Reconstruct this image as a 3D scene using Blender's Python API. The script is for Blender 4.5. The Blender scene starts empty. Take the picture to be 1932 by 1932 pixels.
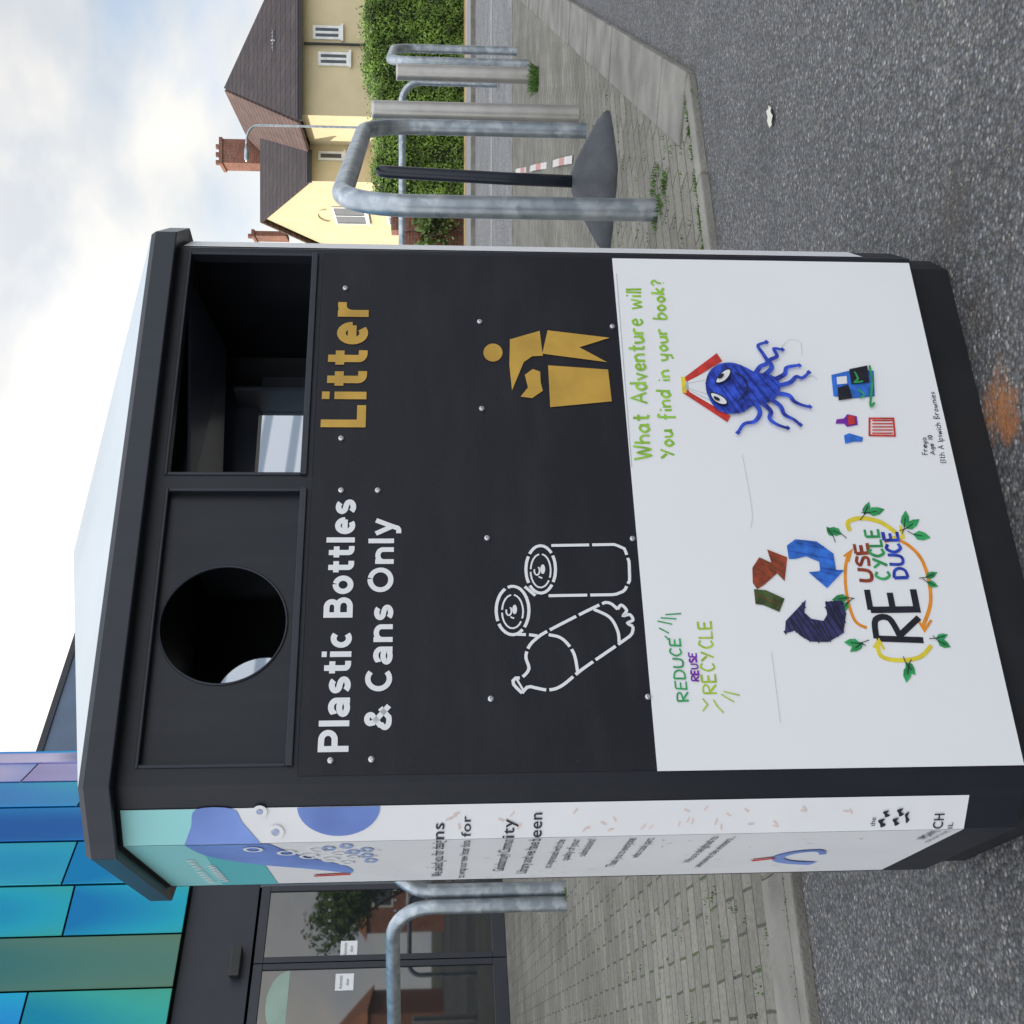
import bpy, bmesh, math, random
from mathutils import Vector, Matrix
random.seed(7)
S=bpy.context.scene; COL=S.collection
CAMH=0.9; CAM=Vector((0,0,CAMH)); FN=2200.0; FB=1932.0; DS=FN/FB
def setcam(f):
    global F0,TH,cT,sT
    F0=f; TH=math.atan(160/F0); cT,sT=math.cos(TH),math.sin(TH)
setcam(FN)
# ---------------------------------------------------------------- measuring helpers
def ray(px,py):
    x=((1932-py)-966)/F0; yd=(px-966)/F0
    return Vector((x,cT-yd*sT,-sT-yd*cT))
def ground(px,py,z=0.0):
    d=ray(px,py); return CAM+d*((z-CAMH)/d.z)
def atD(px,py,D):
    d=ray(px,py); return CAM+d*(D/d.y)
def uvd(U,V,D): return atD(V,1932-U,D)
class Plane:
    def __init__(s,o,a,n): s.o=Vector(o[:2]); s.a=Vector(a[:2]).normalized(); s.n=Vector(n[:2]).normalized()
    def hit(s,px,py,off=0.0):
        d=ray(px,py); d2=Vector((d.x,d.y)); c=Vector((0,0))
        t=(s.o+s.n*off-c).dot(s.n)/d2.dot(s.n)
        p=CAM+d*t
        return ((Vector((p.x,p.y))-s.o).dot(s.a),p.z)
# ---------------------------------------------------------------- materials
def nt(m): m.use_nodes=True; return m.node_tree
def mat(name,col,rough=.6,metal=0.,var=.12,vs=6.,bump=0.,bs=60.,col2=None,spec=None,detail=4):
    m=bpy.data.materials.new(name); t=nt(m); N=t.nodes; L=t.links; b=N['Principled BSDF']
    tc=N.new('ShaderNodeTexCoord'); no=N.new('ShaderNodeTexNoise'); no.inputs['Scale'].default_value=vs; no.inputs['Detail'].default_value=detail
    L.new(tc.outputs['Object'],no.inputs['Vector'])
    r=N.new('ShaderNodeValToRGB'); c=Vector(col)
    c2=Vector(col2) if col2 else c
    r.color_ramp.elements[0].position=.3; r.color_ramp.elements[1].position=.7
    r.color_ramp.elements[0].color=(*[max(0,v*(1-var)) for v in c],1)
    r.color_ramp.elements[1].color=(*[min(1,v*(1+var)) for v in c2],1)
    L.new(no.outputs['Fac'],r.inputs['Fac']); L.new(r.outputs['Color'],b.inputs['Base Color'])
    b.inputs['Roughness'].default_value=rough; b.inputs['Metallic'].default_value=metal
    if spec is not None: b.inputs['Specular IOR Level'].default_value=spec
    if bump:
        n2=N.new('ShaderNodeTexNoise'); n2.inputs['Scale'].default_value=bs; n2.inputs['Detail'].default_value=5
        L.new(tc.outputs['Object'],n2.inputs['Vector'])
        bp=N.new('ShaderNodeBump'); bp.inputs['Strength'].default_value=bump; bp.inputs['Distance'].default_value=.01
        L.new(n2.outputs['Fac'],bp.inputs['Height']); L.new(bp.outputs['Normal'],b.inputs['Normal'])
    return m
def dusty(name,col,rough,dust=.25,streak=(30,30,3)):
    m=bpy.data.materials.new(name); t=nt(m); N=t.nodes; L=t.links; b=N['Principled BSDF']
    tc=N.new('ShaderNodeTexCoord'); mp=N.new('ShaderNodeMapping'); mp.inputs['Scale'].default_value=streak; L.new(tc.outputs['Object'],mp.inputs[0])
    n1=N.new('ShaderNodeTexNoise'); n1.inputs['Scale'].default_value=1; n1.inputs['Detail'].default_value=7; L.new(mp.outputs[0],n1.inputs['Vector'])
    n2=N.new('ShaderNodeTexNoise'); n2.inputs['Scale'].default_value=3.5; n2.inputs['Detail'].default_value=8; n2.inputs['Roughness'].default_value=.7; L.new(tc.outputs['Object'],n2.inputs['Vector'])
    n3=N.new('ShaderNodeTexNoise'); n3.inputs['Scale'].default_value=260; n3.inputs['Detail'].default_value=2; L.new(tc.outputs['Object'],n3.inputs['Vector'])
    r3=N.new('ShaderNodeMapRange'); r3.inputs[1].default_value=.7; r3.inputs[2].default_value=.8; L.new(n3.outputs['Fac'],r3.inputs[0])
    mu=N.new('ShaderNodeMath'); mu.operation='MULTIPLY'; L.new(n1.outputs['Fac'],mu.inputs[0]); L.new(n2.outputs['Fac'],mu.inputs[1])
    mr=N.new('ShaderNodeMapRange'); mr.inputs[1].default_value=.22; mr.inputs[2].default_value=.5; mr.inputs[4].default_value=dust; L.new(mu.outputs[0],mr.inputs[0])
    ad=N.new('ShaderNodeMath'); ad.operation='MULTIPLY_ADD'; ad.inputs[1].default_value=.15; L.new(r3.outputs[0],ad.inputs[0]); L.new(mr.outputs[0],ad.inputs[2])
    mx=N.new('ShaderNodeMix'); mx.data_type='RGBA'; mx.inputs['A'].default_value=(*col,1); mx.inputs['B'].default_value=(.13,.13,.14,1); L.new(ad.outputs[0],mx.inputs['Factor']); L.new(mx.outputs['Result'],b.inputs['Base Color'])
    rr=N.new('ShaderNodeMapRange'); rr.inputs[3].default_value=rough-.1; rr.inputs[4].default_value=rough+.15; L.new(n2.outputs['Fac'],rr.inputs[0]); L.new(rr.outputs[0],b.inputs['Roughness'])
    b.inputs['Specular IOR Level'].default_value=.35
    bp=N.new('ShaderNodeBump'); bp.inputs['Strength'].default_value=.05; bp.inputs['Distance'].default_value=.004; L.new(n3.outputs['Fac'],bp.inputs['Height']); L.new(bp.outputs['Normal'],b.inputs['Normal'])
    return m
def brickmat(name,c1,c2,mortar,bw,bh,ms=.01,rot=0.,mode='wall',rough=.85,moss=None,bump=.5,offset=.5):
    m=bpy.data.materials.new(name); t=nt(m); N=t.nodes; L=t.links; b=N['Principled BSDF']
    g=N.new('ShaderNodeNewGeometry'); 
    br=N.new('ShaderNodeTexBrick'); br.inputs['Scale'].default_value=1; br.inputs['Brick Width'].default_value=bw; br.inputs['Row Height'].default_value=bh
    br.inputs['Mortar Size'].default_value=ms; br.inputs['Mortar Smooth'].default_value=.5; br.offset=offset
    nd=N.new('ShaderNodeTexNoise'); nd.inputs['Scale'].default_value=9; nd.inputs['Detail'].default_value=3; L.new(g.outputs['Position'],nd.inputs['Vector'])
    wv=N.new('ShaderNodeVectorMath'); wv.operation='MULTIPLY_ADD'; wv.inputs[1].default_value=(.016,.016,.0) if mode!='wall' else (0,0,0); L.new(nd.outputs['Color'],wv.inputs[0])
    if mode=='wall':
        sp=N.new('ShaderNodeSeparateXYZ'); L.new(g.outputs['Position'],sp.inputs[0]); ad=N.new('ShaderNodeMath'); ad.operation='ADD'
        L.new(sp.outputs[0],ad.inputs[0]); L.new(sp.outputs[1],ad.inputs[1]); cb=N.new('ShaderNodeCombineXYZ'); L.new(ad.outputs[0],cb.inputs[0]); L.new(sp.outputs[2],cb.inputs[1])
        L.new(cb.outputs[0],wv.inputs[2])
    else:
        mp=N.new('ShaderNodeMapping'); mp.inputs['Rotation'].default_value=(0,0,rot); L.new(g.outputs['Position'],mp.inputs[0]); L.new(mp.outputs[0],wv.inputs[2])
    L.new(wv.outputs[0],br.inputs['Vector'])
    br.inputs['Color1'].default_value=(*c1,1); br.inputs['Color2'].default_value=(*c2,1)
    no=N.new('ShaderNodeTexNoise'); no.inputs['Scale'].default_value=1.7; no.inputs['Detail'].default_value=6; L.new(g.outputs['Position'],no.inputs['Vector'])
    n3=N.new('ShaderNodeTexNoise'); n3.inputs['Scale'].default_value=70; n3.inputs['Detail'].default_value=5; n3.inputs['Roughness'].default_value=.7; L.new(g.outputs['Position'],n3.inputs['Vector'])
    mx=N.new('ShaderNodeMix'); mx.data_type='RGBA'; mx.inputs['A'].default_value=(*mortar,1); mx.inputs['B'].default_value=(*(moss or mortar),1)
    rr=N.new('ShaderNodeValToRGB'); rr.color_ramp.elements[0].position=.5; rr.color_ramp.elements[1].position=.62
    L.new(no.outputs['Fac'],rr.inputs[0]); L.new(rr.outputs[0],mx.inputs['Factor']); L.new(mx.outputs['Result'],br.inputs['Mortar'])
    mu=N.new('ShaderNodeMix'); mu.data_type='RGBA'; mu.blend_type='MULTIPLY'; mu.inputs['Factor'].default_value=.8
    r2=N.new('ShaderNodeValToRGB'); r2.color_ramp.elements[0].position=.3; r2.color_ramp.elements[0].color=(.5,.5,.5,1); r2.color_ramp.elements[1].position=.7; r2.color_ramp.elements[1].color=(1.25,1.25,1.25,1)
    L.new(n3.outputs['Fac'],r2.inputs[0]); L.new(br.outputs['Color'],mu.inputs['A']); L.new(r2.outputs[0],mu.inputs['B'])
    m4=N.new('ShaderNodeMix'); m4.data_type='RGBA'; m4.blend_type='MULTIPLY'; m4.inputs['Factor'].default_value=.7
    r4=N.new('ShaderNodeValToRGB'); r4.color_ramp.elements[0].position=.35; r4.color_ramp.elements[0].color=(.62,.62,.59,1); r4.color_ramp.elements[1].position=.65
    L.new(no.outputs['Fac'],r4.inputs[0]); L.new(mu.outputs['Result'],m4.inputs['A']); L.new(r4.outputs[0],m4.inputs['B'])
    L.new(m4.outputs['Result'],b.inputs['Base Color']); b.inputs['Roughness'].default_value=rough
    bp=N.new('ShaderNodeBump'); bp.inputs['Strength'].default_value=bump; bp.inputs['Distance'].default_value=.006
    s1=N.new('ShaderNodeMath'); s1.operation='SUBTRACT'; L.new(n3.outputs['Fac'],s1.inputs[0]); L.new(br.outputs['Fac'],s1.inputs[1])
    L.new(s1.outputs[0],bp.inputs['Height']); L.new(bp.outputs['Normal'],b.inputs['Normal'])
    return m
def asphaltmat(name,dark,light,scale,stain=None,bumps=.7):
    m=bpy.data.materials.new(name); t=nt(m); N=t.nodes; L=t.links; b=N['Principled BSDF']
    g=N.new('ShaderNodeNewGeometry'); v=N.new('ShaderNodeTexVoronoi'); v.inputs['Scale'].default_value=scale; L.new(g.outputs['Position'],v.inputs['Vector'])
    sp=N.new('ShaderNodeSeparateColor'); L.new(v.outputs['Color'],sp.inputs[0])
    r=N.new('ShaderNodeValToRGB'); e=r.color_ramp.elements; e[0].position=0; e[0].color=(*[d*.75 for d in dark],1); e[1].position=1; e[1].color=(*light,1)
    a=e.new(.35); a.color=(*dark,1); a=e.new(.7); a.color=(*[d*1.5 for d in dark],1); a=e.new(.93); a.color=(*[d*2.0 for d in dark],1)
    L.new(sp.outputs[0],r.inputs[0])
    hs=N.new('ShaderNodeMix'); hs.data_type='RGBA'; hs.inputs['A'].default_value=(1.08,1.0,.9,1); hs.inputs['B'].default_value=(.94,1.0,1.07,1); L.new(sp.outputs[1],hs.inputs['Factor'])
    m0=N.new('ShaderNodeMix'); m0.data_type='RGBA'; m0.blend_type='MULTIPLY'; m0.inputs['Factor'].default_value=1; L.new(r.outputs[0],m0.inputs['A']); L.new(hs.outputs['Result'],m0.inputs['B'])
    dr=N.new('ShaderNodeValToRGB'); dr.color_ramp.elements[0].position=.3; dr.color_ramp.elements[0].color=(1,1,1,1); dr.color_ramp.elements[1].position=.8; dr.color_ramp.elements[1].color=(.42,.42,.43,1)
    L.new(v.outputs['Distance'],dr.inputs[0])
    m1=N.new('ShaderNodeMix'); m1.data_type='RGBA'; m1.blend_type='MULTIPLY'; m1.inputs['Factor'].default_value=1; L.new(m0.outputs['Result'],m1.inputs['A']); L.new(dr.outputs[0],m1.inputs['B'])
    no=N.new('ShaderNodeTexNoise'); no.inputs['Scale'].default_value=1.6; no.inputs['Detail'].default_value=8; no.inputs['Roughness'].default_value=.65; L.new(g.outputs['Position'],no.inputs['Vector'])
    nr=N.new('ShaderNodeValToRGB'); nr.color_ramp.elements[0].position=.35; nr.color_ramp.elements[0].color=(.75,.75,.75,1); nr.color_ramp.elements[1].position=.68; nr.color_ramp.elements[1].color=(1.18,1.17,1.15,1)
    L.new(no.outputs['Fac'],nr.inputs[0])
    m2=N.new('ShaderNodeMix'); m2.data_type='RGBA'; m2.blend_type='MULTIPLY'; m2.inputs['Factor'].default_value=1; L.new(m1.outputs['Result'],m2.inputs['A']); L.new(nr.outputs[0],m2.inputs['B'])
    last=m2.outputs['Result']
    n5=N.new('ShaderNodeTexNoise'); n5.inputs['Scale'].default_value=26; n5.inputs['Detail'].default_value=7; n5.inputs['Roughness'].default_value=.7; L.new(g.outputs['Position'],n5.inputs['Vector'])
    for (c,rad,colr,strn) in (stain or []):
        sx=N.new('ShaderNodeVectorMath'); sx.operation='DISTANCE'; L.new(g.outputs['Position'],sx.inputs[0]); sx.inputs[1].default_value=tuple(c)
        ma=N.new('ShaderNodeMath'); ma.operation='MULTIPLY_ADD'; ma.inputs[1].default_value=-1/rad; ma.inputs[2].default_value=1; L.new(sx.outputs['Value'],ma.inputs[0])
        mb=N.new('ShaderNodeMath'); mb.operation='MULTIPLY_ADD'; L.new(n5.outputs['Fac'],mb.inputs[0]); mb.inputs[1].default_value=2.2; L.new(ma.outputs[0],mb.inputs[2])
        mc=N.new('ShaderNodeMapRange'); mc.inputs[1].default_value=1.25; mc.inputs[2].default_value=2.1; mc.inputs[4].default_value=strn; L.new(mb.outputs[0],mc.inputs[0])
        mx=N.new('ShaderNodeMix'); mx.data_type='RGBA'; L.new(mc.outputs[0],mx.inputs['Factor']); L.new(last,mx.inputs['A']); mx.inputs['B'].default_value=(*colr,1); last=mx.outputs['Result']
    L.new(last,b.inputs['Base Color']); b.inputs['Roughness'].default_value=.75
    bp=N.new('ShaderNodeBump'); bp.inputs['Strength'].default_value=bumps; bp.inputs['Distance'].default_value=.004; bp.invert=True
    L.new(v.outputs['Distance'],bp.inputs['Height']); L.new(bp.outputs['Normal'],b.inputs['Normal'])
    return m
def galvmat():
    m=bpy.data.materials.new('galvanised_steel'); t=nt(m); N=t.nodes; L=t.links; b=N['Principled BSDF']
    tc=N.new('ShaderNodeTexCoord'); v=N.new('ShaderNodeTexVoronoi'); v.feature='SMOOTH_F1'; v.inputs['Scale'].default_value=24; n=N.new('ShaderNodeTexNoise'); n.inputs['Scale'].default_value=14; n.inputs['Detail'].default_value=6; n.inputs['Roughness'].default_value=.65
    mxv=N.new('ShaderNodeMix'); mxv.data_type='RGBA'; mxv.inputs['Factor'].default_value=.1; L.new(tc.outputs['Object'],mxv.inputs['A']); L.new(n.outputs['Color'],mxv.inputs['B']); L.new(tc.outputs['Object'],n.inputs['Vector'])
    L.new(mxv.outputs['Result'],v.inputs['Vector']); sp=N.new('ShaderNodeSeparateColor'); L.new(v.outputs['Color'],sp.inputs[0])
    ad=N.new('ShaderNodeMath'); ad.operation='ADD'; L.new(sp.outputs[0],ad.inputs[0]); L.new(n.outputs['Fac'],ad.inputs[1])
    r=N.new('ShaderNodeValToRGB'); r.color_ramp.elements[0].position=.22; r.color_ramp.elements[0].color=(.26,.3,.34,1); r.color_ramp.elements[1].position=.8; r.color_ramp.elements[1].color=(.56,.6,.63,1)
    hv=N.new('ShaderNodeMath'); hv.operation='MULTIPLY'; hv.inputs[1].default_value=.5; L.new(ad.outputs[0],hv.inputs[0]); L.new(hv.outputs[0],r.inputs[0])
    L.new(r.outputs[0],b.inputs['Base Color']); b.inputs['Metallic'].default_value=.8; b.inputs['Roughness'].default_value=.36
    bp=N.new('ShaderNodeBump'); bp.inputs['Strength'].default_value=.15; bp.inputs['Distance'].default_value=.004; L.new(n.outputs['Fac'],bp.inputs['Height']); L.new(bp.outputs['Normal'],b.inputs['Normal'])
    return m
M={}
M['galv']=galvmat()
M['body']=dusty('dark_bin_paint',(.0145,.0165,.023),.4,.1)
M['plate']=dusty('matt_dark_plate',(.0085,.0092,.0145),.46,.09,(5,5,25))
M['frame_paint']=dusty('charcoal_lid_paint',(.026,.03,.04),.34,.13)
M['lid_reflect']=mat('lid_sky_reflection',(.5,.56,.6),.3,.3,.1,4)  # dark lid's top made pale, the reflected sky put into its colour
M['inner']=mat('inside_grey',(.06,.07,.1),.35,.3,.3,4)
M['innerl']=mat('inside_light_grey',(.11,.125,.16),.38,.3,.25,4)
M['white']=mat('white_print',(.84,.84,.85),.5,0,.03,8)
M['poster']=mat('white_poster',(.9,.9,.905),.42,0,.02,2.2)
M['gold']=mat('gold_print',(.56,.33,.05),.5,0,.18,14)
M['rivet']=mat('rivet_metal',(.6,.6,.62),.3,.9)
M['black']=mat('black_ink',(.012,.012,.022),.55,0,.4,60)
M['plinth']=mat('black_plinth',(.008,.009,.012),.6,0,.4,9)
M['text']=mat('dark_text_ink',(.02,.02,.03),.5)
M['green_ink']=mat('lime_pen',(.3,.58,.04),.6,0,.25,60)
M['lime']=mat('yellow_green_pen',(.42,.6,.05),.6,0,.25,60)
M['emer']=mat('green_pen',(.03,.33,.1),.6,0,.35,60)
M['purple']=mat('purple_pen',(.2,.02,.4),.6,0,.2,60)
M['blue_ink']=mat('blue_pen',(.012,.03,.36),.6,0,.5,70,col2=(.03,.08,.55))
M['blue_dark']=mat('dark_blue_pen',(.008,.015,.2),.6,0,.3,70)
M['sky_ink']=mat('bright_blue_pen',(.03,.16,.62),.6,0,.35,70)
M['brown_ink']=mat('brown_pen',(.3,.05,.02),.6,0,.4,80)
M['red_ink']=mat('red_pen',(.62,.04,.03),.6,0,.3,70)
M['orange_ink']=mat('orange_pen',(.85,.3,.02),.6,0,.15,60)
M['yellow_ink']=mat('yellow_pen',(.8,.65,.04),.6,0,.15,60)
M['dgreen_ink']=mat('dark_green_pen',(.05,.08,.02),.6,0,.5,80)
M['navy_ink']=mat('navy_pen',(.03,.03,.12),.6,0,.5,80)
M['grey_ink']=mat('pencil_grey',(.5,.5,.54),.7,0,.15,60)
M['aqua']=mat('aqua_print',(.3,.68,.68),.4,0,.08,3)
M['dteal']=mat('teal_print',(.12,.52,.56),.4,0,.05,3)
M['pblue']=mat('blue_print',(.12,.2,.58),.4,0,.2,5,col2=(.2,.32,.72))
M['pale_blue']=mat('pale_blue_print',(.35,.45,.75),.45,0,.1,9)
M['pink']=mat('pink_print',(.8,.64,.6),.5)
M['rubber']=mat('dark_rubber',(.045,.05,.058),.6,0,.3,10,.25,60)
M['bpole']=mat('black_pole_paint',(.012,.016,.028),.25)
M['steel']=mat('brushed_bollard_steel',(.52,.5,.47),.34,.8,.12,8)
M['cream']=mat('cream_render',(.68,.57,.36),.9,0,.07,1.2,.35,30)
M['slate']=brickmat('dark_roof_tiles',(.045,.034,.04),(.07,.05,.055),(.018,.015,.016),.3,.18,.02)
M['tiles']=brickmat('brown_roof_tiles',(.11,.062,.055),(.16,.088,.074),(.04,.025,.02),.3,.16,.02)
M['brick']=brickmat('red_brick',(.27,.09,.055),(.38,.14,.085),(.28,.24,.2),.22,.075,.01)
M['upvc']=mat('white_window_plastic',(.8,.8,.78),.4)
M['pane']=mat('window_glass_dark',(.06,.07,.085),.06,0,.3,2)
M['pipe']=mat('black_pipe',(.02,.02,.02),.4)
M['hedge']=mat('hedge_leaves',(.045,.1,.012),.55,0,.5,3.0,col2=(.17,.28,.04))
M['treeleaf']=mat('tree_leaves',(.03,.07,.012),.6,0,.5,2.0,col2=(.08,.14,.025))
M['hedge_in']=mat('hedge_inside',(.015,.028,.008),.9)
M['grass']=mat('grass_blades',(.07,.15,.02),.7,0,.35,20)
M['dry']=mat('dry_grass',(.42,.28,.1),.9,0,.35,6)
M['bark']=mat('tree_bark',(.09,.06,.04),.9,0,.3,8,.5,20)
M['darkframe']=mat('dark_door_frame',(.03,.033,.043),.4,0,.08,3)
M['fascia']=mat('charcoal_fascia',(.026,.029,.04),.5,0,.1,3)
M['conc']=mat('concrete_slab',(.22,.21,.185),.9,0,.3,5,.6,110,detail=9)
M['roadpaint']=mat('white_road_paint',(.6,.6,.58),.7)
M['wingroof']=mat('grey_blue_wing_roof',(.13,.18,.26),.45,.3,.08,2)
M['tape']=mat('pale_tape',(.6,.57,.55),.5)
M['tapered']=mat('faded_red_tape',(.5,.22,.2),.5)
M['leaf']=mat('pale_leaf',(.62,.6,.52),.8)
M['dot']=mat('frosted_dot',(.12,.13,.13),.4)
glass=bpy.data.materials.new('door_glass'); t=nt(glass); b=t.nodes['Principled BSDF']; b.inputs['Base Color'].default_value=(.012,.015,.017,1); b.inputs['Roughness'].default_value=.02; b.inputs['IOR'].default_value=2.1
nn=t.nodes.new('ShaderNodeTexNoise'); nn.inputs['Scale'].default_value=1.3; bb=t.nodes.new('ShaderNodeBump'); bb.inputs['Strength'].default_value=.1; t.links.new(nn.outputs['Fac'],bb.inputs['Height']); t.links.new(bb.outputs['Normal'],b.inputs['Normal'])
M['glass']=glass
def stripes(name,c1,c2,sc):
    m=bpy.data.materials.new(name); t=nt(m); N=t.nodes; L=t.links; b=N['Principled BSDF']; g=N.new('ShaderNodeNewGeometry')
    w=N.new('ShaderNodeTexWave'); w.bands_direction='Z'; w.inputs['Scale'].default_value=sc; w.inputs['Distortion'].default_value=.1; L.new(g.outputs['Position'],w.inputs['Vector'])
    r=N.new('ShaderNodeValToRGB'); r.color_ramp.elements[0].position=.1; r.color_ramp.elements[0].color=(*c1,1); r.color_ramp.elements[1].position=.3; r.color_ramp.elements[1].color=(*c2,1); L.new(w.outputs['Fac'],r.inputs[0]); L.new(r.outputs[0],b.inputs['Base Color']); b.inputs['Roughness'].default_value=.5
    return m
M['wingm']=stripes('pale_ribbed_cladding',(.3,.36,.45),(.7,.75,.82),.5)
def irid(name,ca,cb,cc,metal=.8):
    m=bpy.data.materials.new(name); t=nt(m); N=t.nodes; L=t.links; b=N['Principled BSDF']
    g=N.new('ShaderNodeNewGeometry'); mp=N.new('ShaderNodeMapping'); mp.inputs['Scale'].default_value=(.5,.5,.35); L.new(g.outputs['Position'],mp.inputs[0])
    n=N.new('ShaderNodeTexNoise'); n.inputs['Scale'].default_value=1.0; n.inputs['Detail'].default_value=1; L.new(mp.outputs[0],n.inputs['Vector'])
    tcc=N.new('ShaderNodeTexCoord'); sp=N.new('ShaderNodeSeparateXYZ'); L.new(tcc.outputs['Generated'],sp.inputs[0])
    e1=N.new('ShaderNodeMath'); e1.operation='SUBTRACT'; e1.inputs[1].default_value=.5; L.new(sp.outputs[0],e1.inputs[0]); e2=N.new('ShaderNodeMath'); e2.operation='ABSOLUTE'; L.new(e1.outputs[0],e2.inputs[0])
    e3=N.new('ShaderNodeMath'); e3.operation='POWER'; e3.inputs[1].default_value=2.2; L.new(e2.outputs[0],e3.inputs[0])
    ad=N.new('ShaderNodeMath'); ad.operation='MULTIPLY_ADD'; ad.inputs[1].default_value=1.0; ad.inputs[2].default_value=.05; L.new(n.outputs['Fac'],ad.inputs[0])
    a2=N.new('ShaderNodeMath'); a2.operation='MULTIPLY_ADD'; a2.inputs[1].default_value=1.5; L.new(e3.outputs[0],a2.inputs[0]); L.new(ad.outputs[0],a2.inputs[2])
    a3=N.new('ShaderNodeMath'); a3.operation='MULTIPLY_ADD'; a3.inputs[1].default_value=-.6; L.new(sp.outputs[2],a3.inputs[0]); L.new(a2.outputs[0],a3.inputs[2])
    r=N.new('ShaderNodeValToRGB'); r.color_ramp.elements[0].position=.05; r.color_ramp.elements[1].position=.95; r.color_ramp.elements[0].color=(*ca,1); r.color_ramp.elements[1].color=(*cc,1); x=r.color_ramp.elements.new(.45); x.color=(*cb,1)
    L.new(a3.outputs[0],r.inputs[0]); L.new(r.outputs[0],b.inputs['Base Color']); b.inputs['Metallic'].default_value=metal; b.inputs['Roughness'].default_value=.26
    n2=N.new('ShaderNodeTexNoise'); n2.inputs['Scale'].default_value=1.3; bp=N.new('ShaderNodeBump'); bp.inputs['Strength'].default_value=.2; bp.inputs['Distance'].default_value=.05; L.new(g.outputs['Position'],n2.inputs['Vector']); L.new(n2.outputs['Fac'],bp.inputs['Height']); L.new(bp.outputs['Normal'],b.inputs['Normal'])
    return m
# ---------------------------------------------------------------- object helpers
def mobj(name,verts,faces,m,parent=None,smooth=False):
    me=bpy.data.meshes.new(name); me.from_pydata([tuple(v) for v in verts],[],faces); me.update()
    bm=bmesh.new(); bm.from_mesh(me); bmesh.ops.recalc_face_normals(bm,faces=bm.faces); bm.to_mesh(me); bm.free()
    if smooth:
        for p in me.polygons: p.use_smooth=True
    o=bpy.data.objects.new(name,me); COL.objects.link(o)
    for mm in (m if isinstance(m,(list,tuple)) else [m]): me.materials.append(mm)
    if parent: o.parent=parent
    return o
class MB:
    def __init__(s): s.v=[]; s.f=[]
    def add(s,vs,fs): b=len(s.v); s.v+= [Vector(v) for v in vs]; s.f+=[[i+b for i in f] for f in fs]; return s
    def hexa(s,p): return s.add(p,[(0,3,2,1),(4,5,6,7),(0,1,5,4),(1,2,6,5),(2,3,7,6),(3,0,4,7)])
    def box(s,x0,x1,y0,y1,z0,z1): return s.hexa([(x0,y0,z0),(x1,y0,z0),(x1,y1,z0),(x0,y1,z0),(x0,y0,z1),(x1,y0,z1),(x1,y1,z1),(x0,y1,z1)])
    def obox(s,o,a,n,a0,a1,n0,n1,z0,z1):
        P=lambda u,w,z:(o[0]+a[0]*u+n[0]*w,o[1]+a[1]*u+n[1]*w,z)
        return s.hexa([P(a0,n0,z0),P(a1,n0,z0),P(a1,n1,z0),P(a0,n1,z0),P(a0,n0,z1),P(a1,n0,z1),P(a1,n1,z1),P(a0,n1,z1)])
    def prism(s,pts,z0,z1):
        n=len(pts); vs=[(p[0],p[1],z0) for p in pts]+[(p[0],p[1],z1) for p in pts]
        return s.add(vs,[list(range(n))[::-1],list(range(n,2*n))]+[(i,(i+1)%n,n+(i+1)%n,n+i) for i in range(n)])
    def tube(s,path,r,seg=16,cap=True,rs=None):
        path=[Vector(p) for p in path]; n=len(path); rings=[]; up=None
        for i,p in enumerate(path):
            t=(path[min(i+1,n-1)]-path[max(i-1,0)]).normalized()
            if up is None: up=Vector((1,0,0)) if abs(t.x)<.9 else Vector((0,1,0))
            up=(up-t*up.dot(t)).normalized(); w=t.cross(up); rr=rs[i] if rs else r
            rings.append([p+(up*math.cos(2*math.pi*k/seg)+w*math.sin(2*math.pi*k/seg))*rr for k in range(seg)])
        vs=[v for R in rings for v in R]; fs=[]
        for i in range(n-1):
            for k in range(seg): fs.append((i*seg+k,i*seg+(k+1)%seg,(i+1)*seg+(k+1)%seg,(i+1)*seg+k))
        if cap: fs.append(list(range(seg))[::-1]); fs.append([(n-1)*seg+k for k in range(seg)])
        return s.add(vs,fs)
    def build(s,name,m,parent=None,smooth=False): return mobj(name,s.v,s.f,m,parent,smooth)
def bevel(o,w=.004,seg=2):
    md=o.modifiers.new('bevel','BEVEL'); md.width=w; md.segments=seg; md.limit_method='ANGLE'; md.angle_limit=math.radians(40); return o
def autosmooth(o,ang=40):
    me=o.data
    for p in me.polygons: p.use_smooth=True
    bm=bmesh.new(); bm.from_mesh(me)
    for e in bm.edges:
        if len(e.link_faces)==2 and e.calc_face_angle()>math.radians(ang): e.smooth=False
    bm.to_mesh(me); bm.free(); return o
def tag(o,label,cat,group=None,kind=None):
    o['label']=label; o['category']=cat
    if group: o['group']=group
    if kind: o['kind']=kind
    return o
def empty(name,loc,rz=0,label=None,cat=None,group=None):
    o=bpy.data.objects.new(name,None); COL.objects.link(o); o.location=loc; o.rotation_euler=(0,0,rz); o.empty_display_size=.1
    if label: tag(o,label,cat,group)
    return o
def struct(o): o['kind']='structure'; return o
# ================================================================ THE BIN
BA=math.radians(63.5); d2=Vector((math.sin(BA),math.cos(BA))); nb=Vector((-d2.y,d2.x))
PR=ground(1790,490); PR=Vector((PR.x,PR.y))
rr=ray(806,1475); r2v=Vector((rr.x,rr.y))
den=r2v.x*(-d2.y)-r2v.y*(-d2.x)
tt=(PR.x*(-d2.y)-PR.y*(-d2.x))/den; PL=r2v*tt; W=(PR-PL).length
def l2w(x,y): return PL+d2*x+nb*y
front=Plane(PL,d2,-nb)
c=.063; LS=.345; DEP=LS+2*c
chP=Plane(l2w(-c,c),(d2-nb),-(d2+nb)); sdP=Plane(l2w(-c,c+LS),-nb,-d2)
LOC={'f':((0,0),(1,0),(0,-1)),'c':((-c,c),(.70711,-.70711),(-.70711,-.70711)),'s':((-c,c+LS),(0,-1),(-1,0))}
PLN={'f':front,'c':chP,'s':sdP}
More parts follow.
